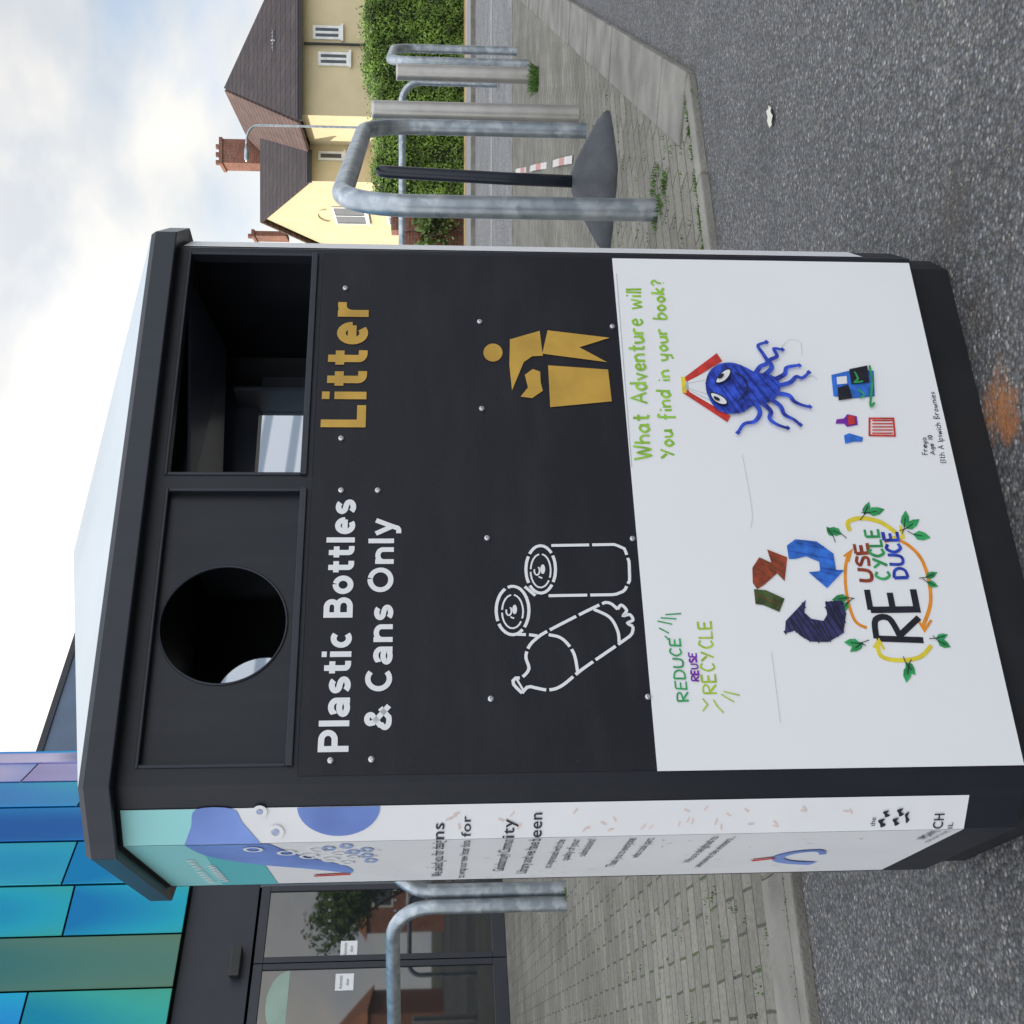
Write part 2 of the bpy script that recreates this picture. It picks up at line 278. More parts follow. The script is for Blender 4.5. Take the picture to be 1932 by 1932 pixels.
def to3(k,a,z,off):
    o,ax,n=LOC[k]; return Vector((o[0]+ax[0]*a+n[0]*off,o[1]+ax[1]*a+n[1]*off,z))
bin_=empty('recycling_bin',(PL.x,PL.y,0),math.atan2(d2.y,d2.x),'dark double litter and recycling bin with lettered front, white poster and pyramid lid','recycling bin')
def F(px,py,off=0): return front.hit(px,py,off)
avg=lambda *a: sum(a)/len(a)
zlb=avg(F(205,1490,.03)[1],F(335,440,.03)[1]); zlt=avg(F(152,1480,.03)[1],F(278,445,.03)[1])
pz=.07
lo=[F(358,480),F(320,893),F(572,890),F(585,485)]; lx0=avg(lo[1][0],lo[2][0]); lx1=avg(lo[0][0],lo[3][0]); lz1=avg(lo[0][1],lo[1][1]); lz0=avg(lo[2][1],lo[3][1])
pl=[F(262,1443),F(318,928),F(568,927),F(537,1440)]; bx0=avg(pl[0][0],pl[3][0]); bx1=avg(pl[1][0],pl[2][0]); bz1=avg(pl[0][1],pl[1][1]); bz0=avg(pl[2][1],pl[3][1])
ztop=zlb+.01
def facepanel(name,y0,y1):
    b=MB()
    zb=min(lz0,bz0); zt=max(lz1,bz1)
    b.box(0,W,y0,y1,pz,zb); b.box(0,W,y0,y1,zt,ztop)
    b.box(0,bx0,y0,y1,zb,zt); b.box(bx1,lx0,y0,y1,zb,zt); b.box(lx1,W,y0,y1,zb,zt)
    if bz0>zb+1e-4: b.box(bx0,bx1,y0,y1,zb,bz0)
    if bz1<zt-1e-4: b.box(bx0,bx1,y0,y1,bz1,zt)
    if lz0>zb+1e-4: b.box(lx0,lx1,y0,y1,zb,lz0)
    if lz1<zt-1e-4: b.box(lx0,lx1,y0,y1,lz1,zt)
    return b.build(name,M['body'],bin_)
facepanel('front_panel',0,.018); facepanel('back_panel',DEP-.018,DEP)
def wall(p,q):
    p=Vector(p);q=Vector(q);a=(q-p).normalized();n=Vector((a.y,-a.x)); L_=(q-p).length
    b=MB(); b.obox(p,a,n,0,L_,-.006,0,pz,ztop); b.build('side_panel',M['body'],bin_)
wall((-c,c),(0,0)); wall((-c,c+LS),(-c,c)); wall((0,DEP),(-c,c+LS)); wall((W,0),(W+c,c)); wall((W+c,c),(W+c,c+LS)); wall((W+c,c+LS),(W,DEP))
b=MB(); i_=.012
b.prism([(i_,i_),(W-i_,i_),(W+c-i_,c+i_*.4),(W+c-i_,c+LS-i_*.4),(W-i_,DEP-i_),(i_,DEP-i_),(-c+i_,c+LS-i_*.4),(-c+i_,c+i_*.4)],0,pz-.001)
b.build('plinth',M['plinth'],bin_)
b=MB(); b.box(-c+.01,W+c-.01,c+.01,c+LS-.01,lz0-.1,lz0-.085); b.build('inner_shelf',M['innerl'],bin_)
xm=(bx1+lx0)/2; b=MB(); b.box(xm-.004,xm+.004,.02,DEP-.02,lz0-.085,ztop-.02); b.build('inner_divider',M['innerl'],bin_)
b=MB()
b.box(lx0-.01,lx1+.03,.07,.075,lz0-.085,lz0-.02); b.box(lx0-.01,lx1+.03,DEP-.075,DEP-.07,lz0-.085,lz0-.02)
b.box(lx0-.015,lx0-.01,.07,DEP-.07,lz0-.085,lz0-.02); b.box(lx1+.03,lx1+.035,.07,DEP-.07,lz0-.085,lz0-.02)
b.build('liner',M['innerl'],bin_)
b=MB(); b.hexa([(lx0+.01,.10,lz1-.015),(lx1+.02,.10,lz1+.02),(lx1+.02,.30,lz1-.01),(lx0+.01,.30,lz1-.03),(lx0+.01,.10,lz1-.01),(lx1+.02,.10,lz1+.025),(lx1+.02,.30,lz1-.005),(lx0+.01,.30,lz1-.025)]); b.build('inner_flap',M['inner'],bin_)
b=MB(); b.box(lx1-.04,lx1-.032,DEP-.12,DEP-.03,lz0-.08,lz1-.02); b.box(lx1-.04,lx1+.04,DEP-.045,DEP-.04,lz0-.08,lz1-.06); b.build('inner_bracket',M['innerl'],bin_)
b=MB(); b.box(lx0-.02,lx1+.01,DEP-.06,DEP-.019,lz1-.06,lz1+.01); b.build('inner_header',M['inner'],bin_)
def lips(x0,x1,z0,z1,t=.005,pr=.006):
    b=MB(); b.box(x0-t,x1+t,-pr,.0,z0-t*2,z0); b.box(x0-t,x1+t,-pr*.4,.0,z1,z1+t); b.box(x0-t,x0,-pr*.4,0,z0,z1); b.box(x1,x1+t,-pr*.4,0,z0,z1)
    return bevel(b.build('opening_surround',M['frame_paint'],bin_),.0015)
lips(lx0,lx1,lz0,lz1); lips(bx0,bx1,bz0,bz1)
ce=F(421,1068,-.012); cw=F(421,1293,-.012); ct=F(302,1180,-.012); cb_=F(540,1180,-.012)
crad=avg(abs(ce[0]-cw[0])/2,abs(ct[1]-cb_[1])/2); ccx0=avg(ce[0],cw[0]); ccz0=avg(ct[1],cb_[1])
def holeplate(y0,y1,ccx,ccz,crad):
    n=64; hw0,hw1,h0,h1=bx0,bx1,bz0,bz1; outer=[];inner=[]
    for k in range(n):
        a=2*math.pi*(k+.5)/n; ca,sa=math.cos(a),math.sin(a)
        tx=((hw1-ccx)/ca if ca>0 else (hw0-ccx)/ca); tz=((h1-ccz)/sa if sa>0 else (h0-ccz)/sa); t_=min(tx,tz)
        outer.append((ccx+ca*t_,ccz+sa*t_)); inner.append((ccx+ca*crad,ccz+sa*crad))
    vs=[(p[0],y,p[1]) for y in (y0,y1) for p in outer]+[(p[0],y,p[1]) for y in (y0,y1) for p in inner]
    fs=[]
    for k in range(n):
        j=(k+1)%n
        fs+= [(k,j,2*n+j,2*n+k),(n+k,3*n+k,3*n+j,n+j),(2*n+k,2*n+j,3*n+j,3*n+k)]
    for (cx_,cz_) in ((hw0,h0),(hw1,h0),(hw1,h1),(hw0,h1)):
        best=None
        for k in range(n):
            j=(k+1)%n; p,q=outer[k],outer[j]
            if (abs(p[0]-cx_)<1e-6 and abs(q[1]-cz_)<1e-6) or (abs(p[1]-cz_)<1e-6 and abs(q[0]-cx_)<1e-6): best=(k,j)
        if best:
            for yi,y in ((0,y0),(1,y1)):
                vs.append((cx_,y,cz_)); fs.append((yi*n+best[0],yi*n+best[1],len(vs)-1))
    return mobj('round_hole_plate',vs,fs,M['body'],bin_)
holeplate(.012,.016,ccx0,ccz0,crad)
bc=front.hit(537,1335,-DEP)
holeplate(DEP-.016,DEP-.012,max(bx0+crad+.01,min(bc[0],bx1-crad-.01)),max(bz0+crad+.01,min(ccz0,bz1-crad-.005)),crad)
b=MB(); ring=[(ccx0+crad*math.cos(2*math.pi*k/64),.011,ccz0+crad*math.sin(2*math.pi*k/64)) for k in range(65)]
b.tube(ring,.0018,8,False); b.build('hole_rim',M['frame_paint'],bin_,True)
zposter_top=avg(F(1243,1460)[1],F(1152,485)[1]); zposter_bot=avg(F(1927,1440)[1],F(1717,502)[1]); ps0=avg(F(1243,1460)[0],F(1927,1440)[0]); ps1=avg(F(1152,485)[0],F(1717,502)[0])
b=MB(); b.box(.01,W-.008,-.0015,0,pz+.01,min(lz0,bz0)-.016); bevel(b.build('text_plate',M['plate'],bin_),.001,1)
LAY=.0018
b=MB(); b.box(ps0,ps1,-.0026,-.0016,zposter_bot,zposter_top); poster=b.build('poster',M['poster'],bin_); poster['label']='white poster covered in felt pen drawings'
PO=.0029
def oct_(o,os):
    k=o*math.tan(math.radians(22.5))
    return [(0-k*.6,-o),(W+k*.6,-o),(W+c+os,c-k),(W+c+os,c+LS+k),(W+k*.6,DEP+o),(-k*.6,DEP+o),(-c-os,c+LS+k),(-c-os,c-k)]
zap=Plane(l2w(0,DEP/2),d2,-nb).hit(140,1932-900)[1]
L1=oct_(.03,.02); L2=oct_(.024,.015); L0_=oct_(.002,.001)
vs=[(p[0],p[1],zlb+.004) for p in L0_]+[(p[0],p[1],zlb) for p in L1]+[(p[0],p[1],zlt-.008) for p in L1]
fs=[list(range(8))[::-1]]
for lv in range(2):
    for k in range(8): fs.append((lv*8+k,lv*8+(k+1)%8,(lv+1)*8+(k+1)%8,(lv+1)*8+k))
vs+=[(p[0],p[1],zlt) for p in L2]
for k in range(8): fs.append((16+k,16+(k+1)%8,24+(k+1)%8,24+k))
lid=bevel(mobj('lid',vs,fs,M['frame_paint'],bin_),.002,2)
vs=[(p[0],p[1],zlt) for p in L2]+[(W/2,DEP/2,zap)]
mobj('lid_top',vs,[(k,(k+1)%8,8) for k in range(8)],M['lid_reflect'],lid)
# ---------------------------------------------------------------- flat print helpers
LC=[0]
def nextoff(base): LC[0]+=1; return base+.00015+(LC[0]%60)*.000022
def poly(b,k,pts,base,smooth=False,px=True):
    off=nextoff(base)
    if smooth: pts=cr(pts,True)
    P=[to3(k,*PLN[k].hit(p[0],p[1],base),off) if px else to3(k,p[0],p[1],off) for p in pts]
    b.add(P,[list(range(len(P)))])
def cr(pts,closed=False,n=5):
    out=[]; N_=len(pts); rng=range(N_ if closed else N_-1)
    for i in rng:
        g=lambda j: Vector(pts[j%N_] if closed else pts[max(0,min(N_-1,j))])
        p0,p1,p2,p3=g(i-1),g(i),g(i+1),g(i+2)
        for q in range(n):
            t=q/n; out.append(tuple(.5*((2*p1)+(p2-p0)*t+(2*p0-5*p1+4*p2-p3)*t*t+(3*p1-p0-3*p2+p3)*t*t*t)))
    if not closed: out.append(tuple(pts[-1]))
    return out
def ribbon(b,k,az,w,base,closed=False,w1=None):
    off=nextoff(base); A=[Vector(p) for p in az]
    B=[A[0]]
    for p in A[1:]:
        if (p-B[-1]).length>1e-5: B.append(p)
    A=B; n=len(A)
    if n<2: return
    Lf=[];Rt=[]
    for i,p in enumerate(A):
        if closed: t0=(A[i]-A[i-1]).normalized(); t1=(A[(i+1)%n]-A[i]).normalized()
        else:
            t0=(A[i]-A[i-1]).normalized() if i>0 else (A[1]-A[0]).normalized()
            t1=(A[i+1]-A[i]).normalized() if i<n-1 else t0
        nrm=Vector((-(t0+t1).y,(t0+t1).x)); nrm=nrm.normalized() if nrm.length>1e-3 else Vector((-t0.y,t0.x))
        cs=max(.5,nrm.dot(Vector((-t0.y,t0.x)))); ww=w if w1 is None else w+(w1-w)*i/(n-1)
        Lf.append(p+nrm*ww/2/cs); Rt.append(p-nrm*ww/2/cs)
    vs=[to3(k,p.x,p.y,off) for p in Lf]+[to3(k,p.x,p.y,off) for p in Rt]
    b.add(vs,[(i,(i+1)%n,n+(i+1)%n,n+i) for i in range(n if closed else n-1)])
PXM=.00078
def stroke(b,k,pts,wpx,base,smooth=True,closed=False,w1=None):
    if smooth and len(pts)>2: pts=cr(pts,closed)
    ribbon(b,k,[PLN[k].hit(p[0],p[1],base) for p in pts],wpx*PXM,base,closed,None if w1 is None else w1*PXM)
def dashed(b,k,pts,wpx,base,gaps,smooth=True,closed=False):
    q=[Vector(PLN[k].hit(p[0],p[1],base)) for p in (cr(pts,closed,8) if smooth else pts)]
    if closed: q.append(q[0])
    L_=[0]
    for i in range(1,len(q)): L_.append(L_[-1]+(q[i]-q[i-1]).length)
    T=L_[-1]
    def at(s):
        s=max(0,min(T,s))
        for i in range(1,len(q)):
            if L_[i]>=s: return q[i-1].lerp(q[i],(s-L_[i-1])/max(1e-9,L_[i]-L_[i-1]))
        return q[-1]
    g=.0045; cuts=[0]+[x*T for x in gaps]+[T]
    for i in range(len(cuts)-1):
        s0=cuts[i]+(g/2 if i>0 else 0); s1=cuts[i+1]-(g/2 if i<len(cuts)-2 else 0)
        n=max(3,int((s1-s0)/.005)); seg=[at(s0+(s1-s0)*j/n) for j in range(n+1)]
        ribbon(b,k,seg,wpx*PXM,base)
def textmesh(s,bold=0.0):
    cu=bpy.data.curves.new('t','FONT'); cu.body=s; cu.offset=bold; cu.resolution_u=6; cu.fill_mode='FRONT'; cu.space_character=1.07 if bold else 1.0
    o=bpy.data.objects.new('t',cu); COL.objects.link(o); bpy.context.view_layer.update()
    dg=bpy.context.evaluated_depsgraph_get(); me=bpy.data.meshes.new_from_object(o.evaluated_get(dg))
    vs=[v.co.copy() for v in me.vertices]; fs=[list(p.vertices) for p in me.polygons]
    bpy.data.objects.remove(o); bpy.data.curves.remove(cu); bpy.data.meshes.remove(me); return vs,fs
_v,_=textmesh('H'); CAP=max(v.y for v in _v)
def textaz(k,s,a0,a1,z0,h,base,m,name='lettering',parent=None,bold=0.,shear=0):
    vs,fs=textmesh(s,bold); x0=min(v.x for v in vs); x1=max(v.x for v in vs); off=nextoff(base)
    P=[to3(k,a0+(v.x-x0)/(x1-x0)*(a1-a0)+shear*v.y,z0+v.y/CAP*h,off) for v in vs]
    return mobj(name,P,fs,m,parent or bin_)
def arc(cx,cy,rx,ry,a0,a1,n=16): return [(cx+rx*math.cos(math.radians(a0+(a1-a0)*i/n)),cy+ry*math.sin(math.radians(a0+(a1-a0)*i/n))) for i in range(n+1)]
GR={'P':[.62,[(.1,0),(.1,1)],[(.15,.9),(.34,.9)]+arc(.34,.68,.19,.22,90,-90)+[(.15,.46)]],
'B':[.64,[(.1,0),(.1,1)],[(.15,.9),(.33,.9)]+arc(.33,.72,.16,.18,90,-90)+[(.15,.54)],[(.15,.53),(.35,.53)]+arc(.35,.315,.19,.215,90,-90)+[(.15,.1)]],
'L':[.54,[(.1,1),(.1,.1),(.52,.1)]],'l':[.21,[(.105,0),(.105,1.0)]],'i':[.21,[(.105,0),(.105,.72)],[(.105,.83),(.105,1.0)]],
'a':[.58,[(.09,.52)]+arc(.28,.44,.18,.18,150,0)+[(.46,.0)],arc(.27,.22,.18,.13,20,340)],
's':[.5,arc(.25,.49,.15,.13,30,270,14)+arc(.25,.22,.16,.13,90,-150,14)],
't':[.4,[(.17,.9),(.17,.22)]+arc(.29,.2,.12,.1,180,270,6)+[(.37,.1)],[(.02,.63),(.36,.63)]],
'c':[.54,arc(.29,.36,.19,.26,50,310)],'o':[.6,arc(.3,.36,.2,.26,85,440,22)],
'e':[.58,arc(.29,.36,.19,.26,0,305,20),[(.12,.37),(.48,.37)]],
'&':[.72,[(.68,.1),(.22,.66)]+arc(.32,.77,.12,.13,215,-30,12)+[(.16,.42)]+arc(.28,.24,.19,.15,130,300,10)+[(.62,.42)]],
'C':[.7,arc(.38,.5,.28,.4,48,312,22)],'n':[.58,[(.1,0),(.1,.72)],[(.1,.42)]+arc(.29,.43,.18,.19,170,0,10)+[(.47,0)]],
'O':[.8,arc(.4,.5,.3,.4,85,440,28)],'y':[.56,[(.07,.72),(.29,.1)],[(.49,.72),(.26,-.06)]+arc(.16,-.08,.1,.1,0,-90,6)+[(.08,-.18)]],
'r':[.4,[(.1,0),(.1,.72)],[(.1,.42)]+arc(.3,.42,.19,.2,170,90,6)+[(.38,.62)]],' ':[.22]}
def grot(s,l,r,top,m,name='lettering',wd_=.2,label=None,gap=.055):
    L_=front.hit(*l,LAY); R_=front.hit(*r,LAY); T_=front.hit(*top,LAY); H=T_[1]-L_[1]; z0=(L_[1]+R_[1])/2
    tot=sum(GR[ch][0]+gap for ch in s)-gap; sc=(R_[0]-L_[0])/tot; b=MB(); x=0
    for ch in s:
        for st in GR[ch][1:]:
            pts=[]
            for p in st:
                q=(L_[0]+(x+p[0])*sc,z0+p[1]*H)
                if not pts or (Vector(q)-Vector(pts[-1])).length>H*.012: pts.append(q)
            ribbon(b,'f',pts,wd_*H,LAY)
        x+=GR[ch][0]+gap
    o=b.build(name,m,bin_)
    if label: o['label']=label
    return o
grot('Plastic Bottles',(656,1420),(673,942),(598,1417),M['white'],label='white lettering reading Plastic Bottles')
grot('& Cans Only',(733,1379),(749,978),(681,1377),M['white'],label='white lettering reading & Cans Only')
grot('Litter',(691,808),(695,570),(606,808),M['gold'],wd_=.2,label='gold lettering reading Litter',gap=.1)
b=MB()
poly(b,'f',[(930+18*math.sin(a),666+17*math.cos(a)) for a in [2*math.pi*k/28 for k in range(28)]],LAY)
poly(b,'f',[(962,641),(1018,625),(1024,672),(1004,673),(988,684),(966,737),(961,690)],LAY)
poly(b,'f',[(1033,624),(1150,638),(1093,656),(1145,684),(1023,668)],LAY)
poly(b,'f',[(1034,690),(1147,698),(1154,758),(1038,769)],LAY)
poly(b,'f',[(990,708),(1005,697),(1019,702),(1020,722),(1024,738),(1004,752),(982,749),(996,732)],LAY)
o=b.build('litter_pictogram',M['gold'],bin_)
b=MB(); LW=5.8
E=lambda cx,cy,rx,ry,a0=0,a1=360,n=24:[(cx+rx*math.cos(math.radians(a)),cy+ry*math.sin(math.radians(a))) for a in [a0+(a1-a0)*i/n for i in range(n+(0 if a1-a0==360 else 1))]]
dashed(b,'f',E(1020,1075,28,45),LW,LAY,[.12,.37,.62,.87],False,True)
dashed(b,'f',[(1040,1030),(1160,1028),(1178,1036),(1187,1060),(1188,1095),(1178,1115),(1160,1122),(1035,1124)],LW,LAY,[.2,.42,.58,.8],False)
dashed(b,'f',E(1020,1077,19,32),3.2,LAY,[.1,.5,.75],False,True)
def pull(cx,cy):
    poly(b,'f',E(cx+6,cy,4.5,9,0,360,14),LAY); stroke(b,'f',E(cx-5,cy+3,5,8,-60,200,12),3,LAY,False); stroke(b,'f',[(cx-2,cy+14),(cx+5,cy+17)],3,LAY,False)
pull(1018,1074); pull(965,1150)
dashed(b,'f',E(967,1152,31,46),LW,LAY,[.15,.4,.7],False,True)
dashed(b,'f',E(967,1154,20,32),3.2,LAY,[.1,.5,.75],False,True)
stroke(b,'f',[(990,1107),(1010,1124)],LW,LAY,False); dashed(b,'f',[(976,1197),(1000,1198),(1014,1200)],LW,LAY,[.5],False)
dashed(b,'f',[(985,1308),(968,1290),(972,1280),(985,1278),(998,1262),(992,1240),(998,1220),(1012,1205),(1035,1190),(1130,1142),(1150,1138),(1165,1150)],LW,LAY,[.15,.34,.52,.72,.88])
dashed(b,'f',[(985,1308),(996,1296),(1010,1298),(1035,1302),(1060,1294),(1100,1262),(1175,1210),(1192,1196),(1194,1182)],LW,LAY,[.2,.42,.6,.8])
stroke(b,'f',[(1165,1150),(1172,1142),(1182,1152),(1176,1162),(1188,1160),(1194,1170),(1184,1176),(1194,1182)],LW,LAY)
dashed(b,'f',[(1035,1198),(1060,1205),(1082,1232),(1090,1270)],LW,LAY,[.5]); stroke(b,'f',[(1120,1150),(1150,1165),(1165,1190),(1168,1212)],LW,LAY)
stroke(b,'f',[(975,1282),(988,1304)],4,LAY,False)
b.build('bottle_and_cans_pictogram',M['white'],bin_)
for (x,y) in ((624,1436),(644,927),(701,1434),(713,927),(644,829),(652,546),(926,1320),(919,1017),(1222,1316),(1193,1018),(909,773),(905,609),(1155,618)):
    s,z=F(x,y); vs=[];n=16
    for (r,yy) in ((.0046,-.0016),(.0042,-.0045),(.002,-.0052),(.0018,-.0035)):
        vs+=[(s+r*math.cos(2*math.pi*k/n),yy,z+r*math.sin(2*math.pi*k/n)) for k in range(n)]
    fs=[(l*n+k,l*n+(k+1)%n,(l+1)*n+(k+1)%n,(l+1)*n+k) for l in range(3) for k in range(n)]+[[3*n+k for k in range(n)]]
    mobj('rivet',vs,fs,M['rivet'],bin_)
# ---------------------------------------------------------------- handwriting
G={'W':[.85,[(0,1),(.22,0),(.42,.75),(.62,0),(.85,1)]],'h':[.5,[(0,1),(0,0)],[(0,.4),(.25,.6),(.45,.4),(.45,0)]],
'a':[.55,[(.45,.5),(.22,.6),(0,.3),(.2,0),(.45,.28)],[(.45,.58),(.45,.1),(.52,0)]],'t':[.42,[(.2,.95),(.18,.1),(.36,0)],[(0,.62),(.4,.62)]],
'A':[.7,[(0,0),(.35,1),(.7,0)],[(.12,.38),(.58,.38)]],'d':[.5,[(.45,.48),(.2,.6),(0,.3),(.2,0),(.45,.25)],[(.46,1),(.46,0)]],
'v':[.45,[(0,.6),(.22,0),(.45,.62)]],'e':[.46,[(.02,.3),(.42,.36),(.3,.58),(.08,.5),(.02,.22),(.22,0),(.46,.12)]],
'n':[.46,[(0,.6),(0,0)],[(0,.38),(.24,.6),(.42,.42),(.44,0)]],'u':[.48,[(0,.6),(.03,.15),(.2,0),(.4,.2)],[(.43,.6),(.46,0)]],
'r':[.38,[(0,.6),(0,0)],[(0,.35),(.18,.58),(.38,.55)]],'w':[.68,[(0,.6),(.15,0),(.33,.45),(.5,0),(.68,.62)]],
'i':[.1,[(.04,.55),(.05,0)],[(.05,.8),(.07,.9)]],'l':[.05,[(.02,1.05),(.02,0)]],'Y':[.6,[(0,1),(.3,.55)],[(.6,1),(.2,0)]],
'o':[.48,[(.24,.6),(.03,.35),(.2,0),(.45,.25),(.26,.6)]],'f':[.42,[(.42,.95),(.22,1.02),(.18,.7),(.15,-.3)],[(0,.5),(.38,.5)]],
'y':[.48,[(0,.6),(.06,.2),(.24,.08),(.42,.3)],[(.46,.62),(.38,-.25),(.12,-.35)]],'b':[.46,[(0,1),(.02,0),(.3,0),(.45,.28),(.25,.55),(.02,.38)]],
'p':[.46,[(0,.6),(0,-.35)],[(0,.45),(.22,.6),(.44,.35),(.25,0),(0,.1)]],
'k':[.45,[(0,1),(0,0)],[(.4,.6),(.03,.28),(.45,0)]],'?':[.4,[(0,.85),(.2,1.02),(.4,.8),(.2,.5),(.2,.25)],[(.2,.05),(.22,0)]],
'R':[.55,[(0,0),(0,1)],[(0,1),(.45,.95),(.5,.65),(.05,.48)],[(.1,.48),(.55,0)]],'E':[.5,[(.5,1),(0,1)],[(0,1),(0,0),(.5,0)],[(0,.52),(.42,.52)]],
'D':[.55,[(0,1),(0,0)],[(0,1),(.4,.88),(.55,.5),(.4,.1),(0,0)]],'U':[.55,[(0,1),(.03,.2),(.28,0),(.52,.2),(.55,1)]],'I':[.1,[(.05,1),(.05,0)]],
'C':[.52,[(.52,.88),(.25,1),(.03,.5),(.22,.02),(.52,.12)]],'S':[.5,[(.48,.88),(.2,1),(.05,.75),(.42,.42),(.4,.08),(.02,.1)]],
'L':[.45,[(0,1),(0,0),(.45,0)]],'F':[.45,[(0,1),(0,0)],[(0,1),(.45,1)],[(0,.55),(.35,.55)]],'g':[.45,[(.4,.5),(.15,.58),(.03,.3),(.2,.1),(.4,.3)],[(.42,.58),(.4,-.25),(.1,-.3)]],
'1':[.15,[(.08,1),(.08,0)]],'0':[.45,[(.22,1),(.02,.5),(.22,0),(.43,.5),(.24,1)]],'3':[.4,[(0,.95),(.38,.85),(.15,.52),(.4,.25),(0,.02)]],
'B':[.5,[(0,0),(0,1),(.4,.85),(.05,.52),(.45,.3),(0,0)]],'c':[.4,[(.4,.5),(.15,.6),(.02,.3),(.18,0),(.4,.1)]],'s':[.36,[(.35,.52),(.12,.6),(.1,.38),(.33,.2),(.05,.0)]],' ':[.35]}
def hand(s,l,r,top,m,wpx,name,parent=poster,k='f',wob=.03):
    L_=PLN[k].hit(*l,PO); R_=PLN[k].hit(*r,PO); T_=PLN[k].hit(*top,PO); H=T_[1]-L_[1]
    tot=sum(G[ch][0]+.2 for ch in s)-.2; sc=(R_[0]-L_[0])/tot
    b=MB(); x=0
    for ch in s:
        g=G[ch]; dz=random.uniform(-wob,wob); sl_=random.uniform(-.06,.06); hs=random.uniform(.94,1.06)
        for st in g[1:]:
            pts=[(L_[0]+(x+p[0]+sl_*p[1])*sc,L_[1]+(R_[1]-L_[1])*(x/tot)+(p[1]*hs+dz)*H) for p in st]
            if len(pts)>3: pts=cr(pts)
            ribbon(b,k,pts,wpx*PXM*random.uniform(.85,1.1),PO)
        x+=g[0]+.2
    return b.build(name,m,parent)
hand('What Adventure will',(1228,866),(1209,545),(1196,862),M['green_ink'],5,'handwriting')
hand('You find in your book?',(1272,864),(1252,530),(1246,860),M['green_ink'],5,'handwriting')
hand('REDUCE',(1299,1322),(1281,1205),(1278,1320),M['emer'],3.2,'handwriting')
hand('REUSE',(1319,1285),(1313,1232),(1305,1284),M['purple'],3.2,'handwriting')
hand('RECYCLE',(1352,1308),(1341,1172),(1326,1306),M['lime'],4,'handwriting')
hand('RE',(1742,1208),(1722,1112),(1652,1200),M['black'],12,'handwriting',wob=0)
hand('USE',(1647,1097),(1636,1025),(1621,1096),M['brown_ink'],7,'handwriting')
hand('CYCLE',(1680,1093),(1654,999),(1655,1092),M['emer'],5.5,'handwriting')
hand('DUCE',(1712,1090),(1690,1004),(1686,1089),M['blue_ink'],7,'handwriting')
hand('Freya',(1750,858),(1747,826),(1740,857),M['black'],1.6,'handwriting',wob=0)
hand('Age 10',(1764,858),(1758,822),(1755,857),M['black'],1.6,'handwriting',wob=0)
hand('13th A Ipswich',(1785,874),(1774,798),(1774,873),M['black'],1.5,'handwriting',wob=0)
hand('Brownies',(1773,790),(1763,740),(1762,789),M['black'],1.5,'handwriting',wob=0)
b=MB()
for p in ([(1243,1185),(1262,1195)],[(1240,1172),(1268,1178)],[(1254,1200),(1262,1208)],[(1255,1160),(1285,1158)],[(1246,1166),(1276,1168)]): stroke(b,'f',p,2.5,PO,False)
b.build('pen_rays',M['emer'],poster)
b=MB()
for p in ([(1325,1318),(1335,1330),(1325,1342)],[(1345,1320),(1355,1335)],[(1360,1310),(1385,1325)],[(1365,1305),(1395,1312)],[(1350,1330),(1365,1345)]): stroke(b,'f',p,2.5,PO,False)
b.build('pen_rays',M['lime'],poster)
def P1(pts,m,name,smooth=False,base=PO):
    b=MB(); poly(b,'f',pts,base,smooth); return b.build(name,M[m],poster)
def hatch(pts,m,base,n=9,w=2.2,ang=.5):
    xs=[p[0] for p in pts]; ys=[p[1] for p in pts]; b=MB(); cx,cy=avg(*xs),avg(*ys); R=max(max(xs)-min(xs),max(ys)-min(ys))*.75
    for i in range(n):
        an=ang+random.uniform(-.12,.12); ca,sa=math.cos(an),math.sin(an)
        o=-R+2*R*(i+random.random())/n; A=(cx-sa*o-ca*R,cy+ca*o-sa*R); B=(cx-sa*o+ca*R,cy+ca*o+sa*R); ts=[]
        for j in range(len(pts)):
            p,q=pts[j],pts[(j+1)%len(pts)]; dx,dy=B[0]-A[0],B[1]-A[1]; ex,ey=q[0]-p[0],q[1]-p[1]; de=dx*ey-dy*ex
            if abs(de)<1e-9: continue
            t=((p[0]-A[0])*ey-(p[1]-A[1])*ex)/de; u=((p[0]-A[0])*dy-(p[1]-A[1])*dx)/de
            if 0<=u<=1: ts.append(t)
        ts.sort()
        for j in range(0,len(ts)-1,2):
            t0=ts[j]-random.uniform(-.02,.015); t1=ts[j+1]+random.uniform(-.02,.015)
            if (t1-t0)*2*R<4: continue
            stroke(b,'f',[(A[0]+(B[0]-A[0])*t0,A[1]+(B[1]-A[1])*t0),(A[0]+(B[0]-A[0])*t1,A[1]+(B[1]-A[1])*t1)],w,base,False)
    return b.build('pen_hatching',M[m],poster)
ar1=[(1419,1072),(1432,1052),(1455,1062),(1447,1037),(1485,1052),(1480,1097),(1466,1082),(1440,1105),(1428,1112),(1420,1100)]
ar2=[(1422,1112),(1445,1114),(1480,1130),(1470,1155),(1440,1142),(1425,1140)]
ar3=[(1484,1030),(1500,1018),(1540,1022),(1572,1045),(1577,1076),(1592,1076),(1560,1110),(1525,1080),(1547,1078),(1545,1060),(1520,1050),(1500,1055),(1488,1055)]
ar4=[(1482,1172),(1520,1132),(1517,1156),(1530,1168),(1553,1172),(1560,1160),(1556,1136),(1588,1133),(1596,1158),(1591,1195),(1562,1212),(1528,1211),(1508,1199),(1500,1190),(1480,1196)]
P1(ar1,'brown_ink','drawn_arrow'); hatch(ar1,'dgreen_ink',PO+.0014,7,1.0,.6)
P1(ar2,'dgreen_ink','drawn_arrow'); hatch(ar2,'brown_ink',PO+.0014,6,1.0,.3)
P1(ar3,'sky_ink','drawn_arrow'); hatch(ar3,'blue_ink',PO+.0014,12,1.0,.2)
P1(ar4,'navy_ink','drawn_arrow'); hatch(ar4,'black',PO+.0014,22,2.6,1.0)
b=MB()
